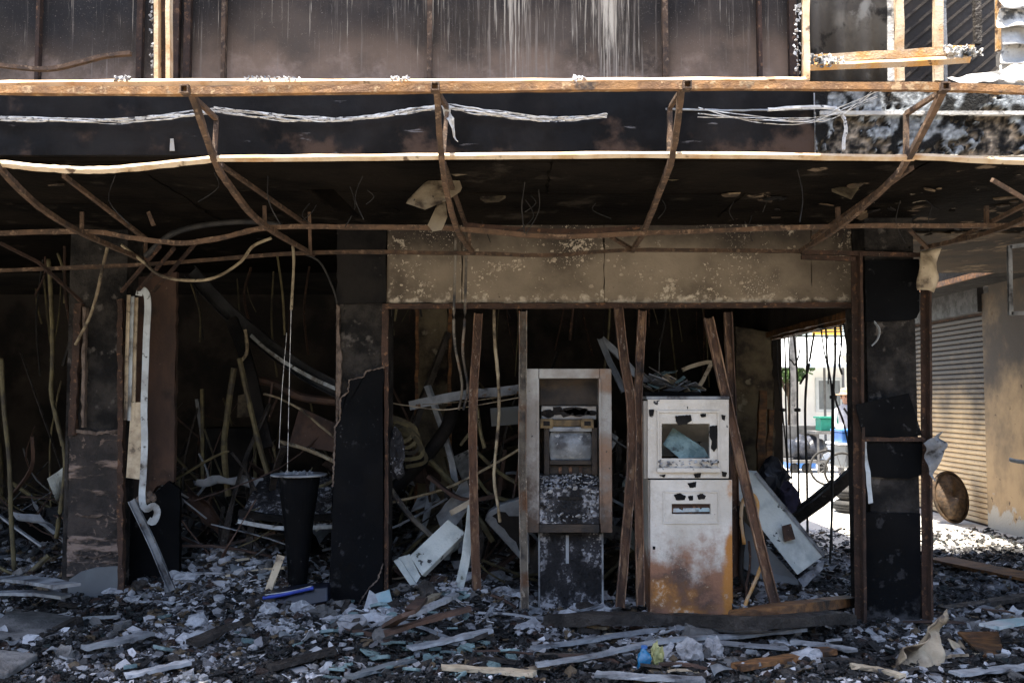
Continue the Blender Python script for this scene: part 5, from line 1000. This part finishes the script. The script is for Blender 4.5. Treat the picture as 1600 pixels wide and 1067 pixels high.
# crumbs nobody could count
g = B(); cl = g.loops.layers.color.new('Col')
pal = [((.006,.006,.0065),9),((.018,.017,.017),6),((.07,.068,.068),2.6),((.21,.208,.212),2.4),((.42,.42,.43),2.4),((.68,.68,.69),2.2),((.13,.075,.042),1.6),((.06,.11,.11),1.2),((.30,.25,.18),1.4)]
PC, PW = [p[0] for p in pal], [p[1] for p in pal]
for k in range(60000):
    if rng.random() < .6: y = 5.2 + 1.9*rng.random()**.9; x = rng.uniform(-.57*y, .57*y)
    else: y = rng.uniform(6.9, 11.8); x = rng.uniform(-.55*y, min(.55*y, 5.8))
    if x < 2.5 and y > 10.9: continue
    if x > 2.9 and y > 10.2 and rng.random() < .35: continue
    thin = rng.random() < .42
    s_ = (.007+.045*rng.random()**3.0) if thin else .004+.026*rng.random()**2.4
    hb = sum(math.exp(-((x-hx)**2+(y-hy)**2)/(hr*hr)) for hx, hy, hr in HC)
    pn = .55*min(1.2,hb) - .12 + noise.noise(Vector((x*1.9, y*2.6, 4.4)))*1.3+noise.noise(Vector((x*5, y*5, 1.4)))*.6   # drifts of pale and of black pieces
    c = rng.choices(PC, [w_*(max(.05, 1+2.6*pn) if p_[1] > .15 else max(.15, 1-1.6*pn)) for p_, w_ in pal])[0]; f = rng.uniform(.75,1.2); c = tuple(q*f for q in c)+(1,)
    shard(g, (x, y, hgt(x,y)+rng.uniform(.0,.035)), s_, rng.uniform(.002,.006) if thin else s_*rng.uniform(.3,1.0), erot(rng.uniform(-.6,.7), rng.uniform(-.6,.6), rng.uniform(0,6)), rng.choice((4,4,5)), cl, c, rng.uniform(1,2.2))
for k in range(9000):
    if k % 3: hx, hy, hr = HC[k % len(HC)]; x = rng.gauss(hx, hr*.8); y = rng.gauss(hy, hr*.6)
    else: y = rng.uniform(5.3, 8.5); x = rng.uniform(-.56*y, .56*y if y < 6.8 else 2.2)
    if y < 5.25: continue
    r = .004+.034*rng.random()**2.4; c = rng.choice(((.62,.62,.63),(.46,.46,.47),(.22,.22,.22),(.03,.03,.03),(.012,.012,.012),(.32,.27,.2),(.16,.095,.055)))
    lump(g, (x, y, hgt(x,y)+r*.4+rng.uniform(0,.02)), r, 1, .8, k, (rng.uniform(.7,1.6), 1, rng.uniform(.5,1)), cl, (*c, 1))
obj('rubble_crumbs', g, rubblem, kind='stuff', keep=True, label='countless small burnt crumbs and splinters over the ground', cat='rubble')

# ================================================================== ALLEY AND STREET BEYOND
# wicker hoop basket leaning on the shutter
c = A(1486,772,12.4); rw, rh = .21, .31
t = thing('wicker_basket', 'round brown wicker basket leaning against the roller shutter', 'basket', (c.x, 12.4, 0))
def ell(kx, kz, yo, n=36): return [Vector((c.x+rw*kx*math.cos(a), 12.4+yo+.10*math.sin(a), rh+.03+rh*kz*math.sin(a))) for a in [2*math.pi*i/n for i in range(n+1)]]
for kx, yo in ((1,0),(.97,.05)):
    g = B(); sweep(g, ell(kx,kx,yo), rnd(.017,6), up=(0,1,0)); obj('rim', g, wicker, t, smooth=True)
g = B(); rings = [ell(k_, k_, yo, 28) for k_, yo in ((.97,.02),(.85,-.03),(.6,-.09),(.3,-.12),(.02,-.125))]
rv = [[g.verts.new(p+Vector((0,noise.noise(Vector((p.x*14,p.y*3,p.z*3)))*.07,0))) for p in r_[:-1]] for r_ in rings]
for a, b in zip(rv, rv[1:]):
    for i in range(28): face(g, [a[i], a[(i+1)%28], b[(i+1)%28], b[i]])
obj('belly', g, wicker, t, smooth=True)
# tyres
def tyre(lab, c, axis):
    t = thing('tyre', lab, 'tyre', c, 'old tyres in the alley')
    g = B(); prof = []
    for i in range(14):
        a = 2*math.pi*i/14; prof.append((.235+.075*math.cos(a), .085+.085*math.sin(a)))
    lathe_r = prof + [prof[0]]
    rings = []
    for r_, h in lathe_r[:-1]:
        rings.append([g.verts.new(Vector(c)+Vector((r_*math.cos(2*math.pi*k/28), r_*math.sin(2*math.pi*k/28), h))) for k in range(28)])
    for i in range(14):
        for k in range(28): face(g, [rings[i][k], rings[i][(k+1)%28], rings[(i+1)%14][(k+1)%28], rings[(i+1)%14][k]])
    obj('carcass', g, tyrem, t, smooth=True)
    for h in (.05,.085,.12):
        g = B(); sweep(g, [Vector(c)+Vector((.309*math.cos(a),.309*math.sin(a),h)) for a in [2*math.pi*i/40 for i in range(41)]], sq(.012,.012)); obj('tread_rib', g, tyrem, t)
pt = G(1338,800,0)
tyre('lower old tyre of the stack in the alley', (pt.x,pt.y,.005), 0); tyre('upper old tyre of the stack in the alley', (pt.x+.04,pt.y+.03,.18), 0)
# vendor tricycle cart with cool box
pc = G(1325,762,0)
t = thing('vendor_cart', 'grey vendor cart with spoked wheel behind the hanging wires', 'cart', (pc.x,pc.y,0))
g = B(); box(g, pc.x-.12, pc.x+1.0, pc.y-.3, pc.y+.4, .35, .78); obj('body', g, graypanel, t, bevel=.04)
for s in (-.36, .46):
    w0 = Vector((pc.x-.22, pc.y+s, .33)); g = B()
    sweep(g, [w0+Vector((.31*math.cos(a),0,.31*math.sin(a))) for a in [2*math.pi*i/28 for i in range(29)]], rnd(.022,6), up=(0,1,0)); wh = obj('wheel', g, tyrem, t, smooth=True)
    for i in range(10):
        a = math.pi*i/5; g = B(); sweep(g, [w0, w0+Vector((.3*math.cos(a),0,.3*math.sin(a)))], rnd(.005,4)); obj('spoke', g, steelp, wh)
g = B(); box(g, pc.x-.25, pc.x+1.0, pc.y-.34, pc.y+.44, .78, .81); obj('tray', g, shirt, t)
t = thing('cool_box', 'blue cool box standing on the vendor cart', 'cool box', (pc.x+.1,pc.y,.81))
g = B(); box(g, pc.x-.18, pc.x+.8, pc.y-.28, pc.y+.3, .812, 1.0); obj('tub', g, bluep, t, bevel=.03)
g = B(); box(g, pc.x-.2, pc.x+.82, pc.y-.3, pc.y+.32, 1.003, 1.05); obj('lid', g, bluep, t, bevel=.015)
# rubbish trolley
pr = G(1262,738,0)
t = thing('rubbish_trolley', 'low dark trolley parked on the sunlit street', 'trolley', (pr.x,pr.y,0))
g = B(); box(g, pr.x-.45, pr.x+.35, pr.y-.3, pr.y+.5, .22, .28); obj('deck', g, steelp, t)
for sx in (-.36,-.1,.26):
    g = B(); lathe(g, (pr.x+sx,pr.y-.25,.11), [(0,-.03),(.09,-.03),(.11,0),(.09,.03),(0,.03)], 16, 'Y'); obj('wheel', g, tyrem, t, smooth=True)
g = B(); box(g, pr.x-.5, pr.x+.4, pr.y+.52, pr.y+.58, .28, 1.0); obj('back_board', g, steelp, t, bevel=.01)
for k, (dx, dz, r) in enumerate(((-.12,.5,.27),(.16,.52,.25))):
    g = B(); lump(g, (pr.x+dx, pr.y+.12, dz), r, 3, .35, k+2, (1,.9,1)); obj('rubbish_bag', g, bagm, smooth=True, label=['left dark rubbish bag on the low trolley','right dark rubbish bag on the low trolley'][k], cat='bag', group='rubbish bags on the trolley')
pk = A(1302,665,21.0)
t = thing('plastic_crate', 'teal plastic crate raised behind the vendor cart', 'crate', (pk.x,21.0,.9))
g = B(); box(g, pk.x-.33, pk.x+.33, 20.8, 21.2, .9, pk.z+.16); obj('tub', g, tealp, t, bevel=.02)
g = B(); box(g, pk.x-.36, pk.x+.36, 20.77, 21.23, pk.z+.162, pk.z+.2); obj('rim', g, tealp, t)
g = B(); box(g, pk.x-.5, pk.x+.6, 20.6, 21.4, .84, .895); tb = thing('stall_table', 'low stall table carrying the teal crate', 'table', (pk.x,21,0)); obj('top', g, steelp, tb)
for sx in (-.45,.55):
    for sy in (20.65,21.35):
        g = B(); sweep(g, [Vector((pk.x+sx,sy,0)), Vector((pk.x+sx,sy,.838))], sq(.04)); obj('leg', g, steelp, tb)
# person in a straw hat
px_, py_ = A(1322,640,18.3).x, 18.3
t = thing('person', 'person in a straw hat and white shirt standing behind the vendor cart', 'person', (px_,py_,0))
def skinned(name, pts, edges, rad, mat, par, root=0, sub=2):
    me = bpy.data.meshes.new(name); o0 = Vector(WL[par.name])
    me.from_pydata([Vector(p) for p in pts], edges, []); me.materials.append(mat)
    o = bpy.data.objects.new(name, me); C.objects.link(o); o.parent = par; WL[o.name] = o0.copy()
    md = o.modifiers.new('skin', 'SKIN'); 
    for i, v in enumerate(me.skin_vertices[0].data):
        v.radius = (rad[i], rad[i]*.85); v.use_root = (i == root)
    s = o.modifiers.new('sub', 'SUBSURF'); s.levels = sub; s.render_levels = sub
    for p in me.polygons: p.use_smooth = True
    md.use_smooth_shade = True
    return o
bp = [(0,0,.92),(0,0,1.12),(0,.01,1.32),(0,.01,1.42),(0,0,1.50), (-.10,0,.9),(-.12,-.04,.5),(-.12,0,.10),(-.12,-.16,.045), (.10,0,.9),(.13,-.02,.5),(.14,.02,.10),(.15,-.14,.045), (-.19,0,1.38),(-.25,-.05,1.12),(-.16,-.28,.98),(-.12,-.36,.98), (.19,0,1.38),(.26,-.03,1.12),(.2,-.26,1.0),(.16,-.34,1.0)]
be = [(0,1),(1,2),(2,3),(3,4),(0,5),(5,6),(6,7),(7,8),(0,9),(9,10),(10,11),(11,12),(3,13),(13,14),(14,15),(15,16),(3,17),(17,18),(18,19),(19,20)]
br = [.15,.145,.165,.10,.06,.095,.07,.045,.04,.095,.07,.045,.04,.065,.05,.038,.03,.065,.05,.038,.03]
skinned('body', bp, be, br, shirt, t)
skinned('trousers', [(0,0,.95),(-.10,0,.9),(-.12,-.04,.5),(-.12,0,.12),(.10,0,.9),(.13,-.02,.5),(.14,.02,.12)], [(0,1),(1,2),(2,3),(0,4),(4,5),(5,6)], [.165,.115,.088,.066,.115,.088,.066], trouser, t)
hd = skinned('head', [(0,0,1.47),(0,-.01,1.56),(0,-.02,1.64),(0,-.02,1.71)], [(0,1),(1,2),(2,3)], [.055,.078,.095,.075], skin, t)
g = B(); P0 = Vector((px_,py_,0))
lump(g, P0+Vector((0,-.115,1.60)), .018, 1, 0, 1, (.8,1.3,1.5)); obj('nose', g, skin, hd)
for s in (-1,1):
    g = B(); lump(g, P0+Vector((s*.036,-.098,1.635)), .012, 1, 0, 1); obj('eye', g, hairm, hd)
    g = B(); lump(g, P0+Vector((s*.092,0,1.61)), .026, 1, .1, 1, (.5,.8,1.3)); obj('ear', g, skin, hd)
    for f in range(5):                  # fingers closed on the cart handle
        b0 = P0+Vector((s*.14+(f-2)*.02, -.37, .98)); g = B(); sweep(g, cr([b0, b0+Vector((0,-.03,.012)), b0+Vector((0,-.045,-.015)), b0+Vector((0,-.03,-.04))], 3), rnd(.008,6)); obj('finger', g, skin, t)
g = B(); box(g, P0.x-.026, P0.x+.026, P0.y-.106, P0.y-.096, 1.552, 1.56); obj('mouth', g, hairm, hd)
g = B(); lump(g, P0+Vector((0,.02,1.66)), .098, 2, .05, 1, (1,1.05,.95)); obj('hair', g, hairm, hd)
g = B(); lathe(g, P0+Vector((0,0,1.68)), [(.10,-.005),(.2,-.02),(.235,-.002),(.2,.0),(.11,.012),(.10,.06),(.085,.105),(.05,.12),(0,.12)], 32); obj('straw_hat', g, straw, t, smooth=True)
g = B(); sweep(g, cr([P0+Vector((-.09,-.14,1.42)), P0+Vector((0,-.175,1.25)), P0+Vector((.12,-.165,1.02))], 6), sq(.04,.008), up=(0,-1,0)); obj('bag_strap', g, hairm, t)
# far buildings
def house(name, lab, x0, x1, y0, y1, h, mat, wins, roof=None):
    t = thing(name, lab, 'building', ((x0+x1)/2, y0, 0)); g = B(); box(g, x0, x1, y0, y1, 0, h); obj('wall', g, mat, t)
    for (a, b, c, d) in wins:
        g = B(); 
        for q in ((a-.08,a,c-.08,d+.08),(b,b+.08,c-.08,d+.08),(a,b,d,d+.08),(a,b,c-.08,c)): box(g, q[0], q[1], y0-.06, y0-.002, q[2], q[3])
        wo = obj('window', g, farroof, t); g = B(); box(g, a, b, y0-.03, y0-.01, c, d); obj('pane', g, farglass, wo)
    if roof:
        g = plate(B(), [(x0-.4,y0-roof,h-.35),(x1+.4,y0-roof,h-.35),(x1+.4,y0+.2,h+.15),(x0-.4,y0+.2,h+.15)], (0,0,.06)); obj('awning_roof', g, farroof, t)
    return t
house('far_house', 'low white house with a zinc awning across the sunlit street', 3, 11.5, 27, 34, 3.1, whitewall, [(6.4,7.4,1.0,2.0),(8.6,9.2,1.3,2.1),(9.8,10.8,1.0,2.1)], 1.4)
house('far_house', 'taller pale house rising behind the zinc awning', 4, 9.4, 36, 44, 7.5, whitewall, [(5.6,6.6,4.2,5.4),(7.6,8.6,4.2,5.4),(8.9,9.3,4.2,5.4)])
house('far_house', 'grey house at the right behind the street', 12, 20, 24, 34, 6, farroof, [(13,14,3.5,4.8),(15,16,3.5,4.8)])
for k, (x0, x1, y0, z0, dp, mt, lab) in enumerate(((5.0,8.2,25.0,2.35,1.6,farroof,'low zinc stall roof, added and tilted to look bright'),(8.4,10.6,24.2,2.2,1.4,whitewall,'white canvas stall roof, added and tilted to look bright'),(6.2,7.6,28.8,4.3,1.5,tealp,'green stall roof behind the white house front, added and tilted to look bright'))):  # roofs added and sloped toward the camera so the far street looks bright
    t = thing('added_stall_roof', lab, 'stall roof', (x0, y0, 0)); g = plate(B(), [(x0,y0-dp,z0),(x1,y0-dp,z0),(x1,y0,z0+.8),(x0,y0,z0+.8)], (0,0,.04)); obj('sheet', g, mt, t)
    for xx in (x0+.1, x1-.1):
        for yy, zz in ((y0-dp+.1, z0), (y0-.1, z0+.7)): g = B(); sweep(g, [Vector((xx,yy,0)), Vector((xx,yy,zz))], sq(.05)); obj('pole', g, steelp, t)
for k in range(14):
    bx_ = rng.uniform(6.0, 10.5); by = rng.uniform(21.5, 25.5); sz = rng.uniform(.25,.5); g = B(); box(g, bx_, bx_+sz*1.3, by, by+sz, .006, sz*.8); mk = rng.randrange(4)
    obj('goods_box', g, (whitewall, bluep, yellowp, tealp)[mk], bevel=.02, label=('white','blue','yellow','green')[mk]+' goods box standing on the far sunlit street', cat='box', group='goods boxes on the far street')
t = thing('sign_board', 'yellow and white sign board above the zinc awning', 'sign', (8.6,26.5,3.2))
g = B(); box(g, 8.3, 9.1, 26.4, 26.5, 3.35, 4.1); obj('board', g, yellowp, t)
g = B(); box(g, 8.36, 9.04, 26.38, 26.398, 3.75, 4.05); obj('panel', g, shirt, t)
g = B(); sweep(g, [Vector((8.7,26.45,2.9)), Vector((8.7,26.45,3.35))], sq(.06)); obj('bracket', g, steelp, t)
t = thing('utility_pole', 'grey utility pole on the sunlit street', 'pole', (6.75,23,0))
g = B(); sweep(g, [Vector((6.75,23,0)), Vector((6.75,23,8))], rnd(.1,10), taper=lambda u: 1-.3*u); obj('shaft', g, concm, t, smooth=True)
g = B(); box(g, 6.0, 7.5, 22.85, 22.95, 4.6, 4.7); obj('cross_arm', g, steelp, t)
for k in range(9):
    z = 3.2+rng.random()*1.6; g = B(); a = Vector((1,22.5+rng.random(),z+rng.uniform(-.2,.5))); b = Vector((14,23+rng.random(),z+rng.uniform(-.3,.6)))
    sweep(g, [a.lerp(b,u)-Vector((0,0,.9*math.sin(math.pi*u))) for u in [i/16 for i in range(17)]], rnd(.018,5)); obj('street_cable', g, wireb, label='black overhead cable across the sunlit street', cat='cable', group='overhead cables in the street')
for k, (tx, ty, th) in enumerate(((7.3,25.6,3.0),(10.4,25.2,3.8))):
    t = thing('street_tree', ['small green tree before the white house','larger green tree at the right end of the white house'][k], 'tree', (tx,ty,0), 'trees on the street')
    g = B(); sweep(g, cr([Vector((tx,ty,0)), Vector((tx+.1,ty,th*.4)), Vector((tx,ty,th*.8))],4), rnd(.09,8), taper=lambda u: 1-.6*u)
    for i in range(5):
        a = i*1.25; sweep(g, [Vector((tx+.05,ty,th*.55)), Vector((tx+.5*math.cos(a),ty+.5*math.sin(a),th*.9))], rnd(.03,5), taper=lambda u: 1-.6*u)
    obj('trunk', g, barkm, t)
    g = B()
    for i in range(900):
        v = Vector((rng.gauss(0,1),rng.gauss(0,1),rng.gauss(0,1))).normalized()*rng.uniform(.3,1)**.6; v.x *= .8; v.y *= .8; v.z *= .75
        if noise.noise(v*2.2+Vector((k*5,0,0))) < -.15: continue
        shard(g, Vector((tx,ty,th*.9))+v, rng.uniform(.05,.10), .004, erot(*[rng.uniform(-1.5,1.5) for _ in range(3)]), 4, asp=1.6)
    obj('crown', g, leafm, t)
# hanging frame and handle in the alley at the right edge
t = thing('sign_frame_remnant', 'rectangular metal frame hanging at the right edge above the alley', 'frame', A(1600,490,7.5))
for a, b in (((1577,384),(1579,492)),((1579,490),(1680,486)),((1577,386),(1680,372))):
    g = B(); sweep(g, [A(*a,7.5), A(*b,7.5)], sq(.03,.03), up=(0,-1,0)); obj('bar', g, alum, t)
bar('cart_handle', 'shiny blue handle bar sticking out at the right edge', [(1578,718,9.5),(1600,722,9.4),(1660,726,9.3)], rnd(.02,8), stripm, 'handle', smooth=True)

# ------------------------------------------------------------------ labels that say which one
LM = [(-999,60,'at the left picture edge'),(60,200,'by the left column'),(200,330,'right of the left column'),(330,430,'left of the black pedestal'),(430,520,'by the black pedestal'),(520,620,'by the middle column'),(620,700,'below the tilted pale cover'),(700,770,'by the first rusty stud'),(770,830,'by the grey stud'),(830,960,'by the open cash machine'),(960,1010,'between the cash machines'),(1010,1150,'by the white cash machine'),(1150,1240,'by the fallen pale door'),(1240,1340,'left of the corner column'),(1340,1450,'by the corner column'),(1450,1530,'right of the corner column'),(1530,9999,'at the right picture edge')]
ORD = ['leftmost','second from left','third from left','fourth from left','fifth from left','sixth from left','seventh from left','eighth from left','ninth from left','tenth from left','eleventh from left','twelfth from left','thirteenth from left','fourteenth from left','fifteenth from left','sixteenth from left','seventeenth from left','eighteenth from left']
tops = [o for o in C.objects if o.parent is None and o.get('label') and o.get('group')]
def cnt(f):
    d = {}
    for o in tops: d.setdefault(f(o), []).append(o)
    return d
for lb, os_ in cnt(lambda o: o['label']).items():
    if len(os_) < 2: continue
    base = lb
    for q in (' in the rubble', ' lying', ' tangled deep', ' in the heap', ' dangling', ' hanging', ' curling'): base = base.split(q)[0] + (q if q in (' dangling',' hanging',' curling') and q in base else '')
    for o in os_:
        px, py = topx(WL[o.name]); y = WL[o.name].y
        row = 'near edge' if y < 5.9 else 'pavement' if y < 6.7 else 'threshold' if y < 7.5 else 'deep inside'
        lm = next(t for a, b, t in LM if a <= px < b)
        if 'side opening' in lb: lm = 'in the bright side opening'; row = ''
        if 'far sunlit street' in lb: lm = 'standing on the far sunlit street'; row = ''; base = base.split(' standing')[0]
        if 'overhead' in lb: lm = ''; row = ''
        if 'dangling' in base: row = 'from the ceiling'
        if 'in the heap' in lb: lm = 'heaped behind the white cash machine'; row = ''
        o['label'] = (base + ' ' + lm + (', ' + row if row else '')).strip()
for lb, os_ in cnt(lambda o: o['label']).items():
    if len(os_) < 2 or len(os_) > 18: continue
    for k, o in enumerate(sorted(os_, key=lambda o: topx(WL[o.name])[0])): o['label'] = lb + ', ' + ORD[k]
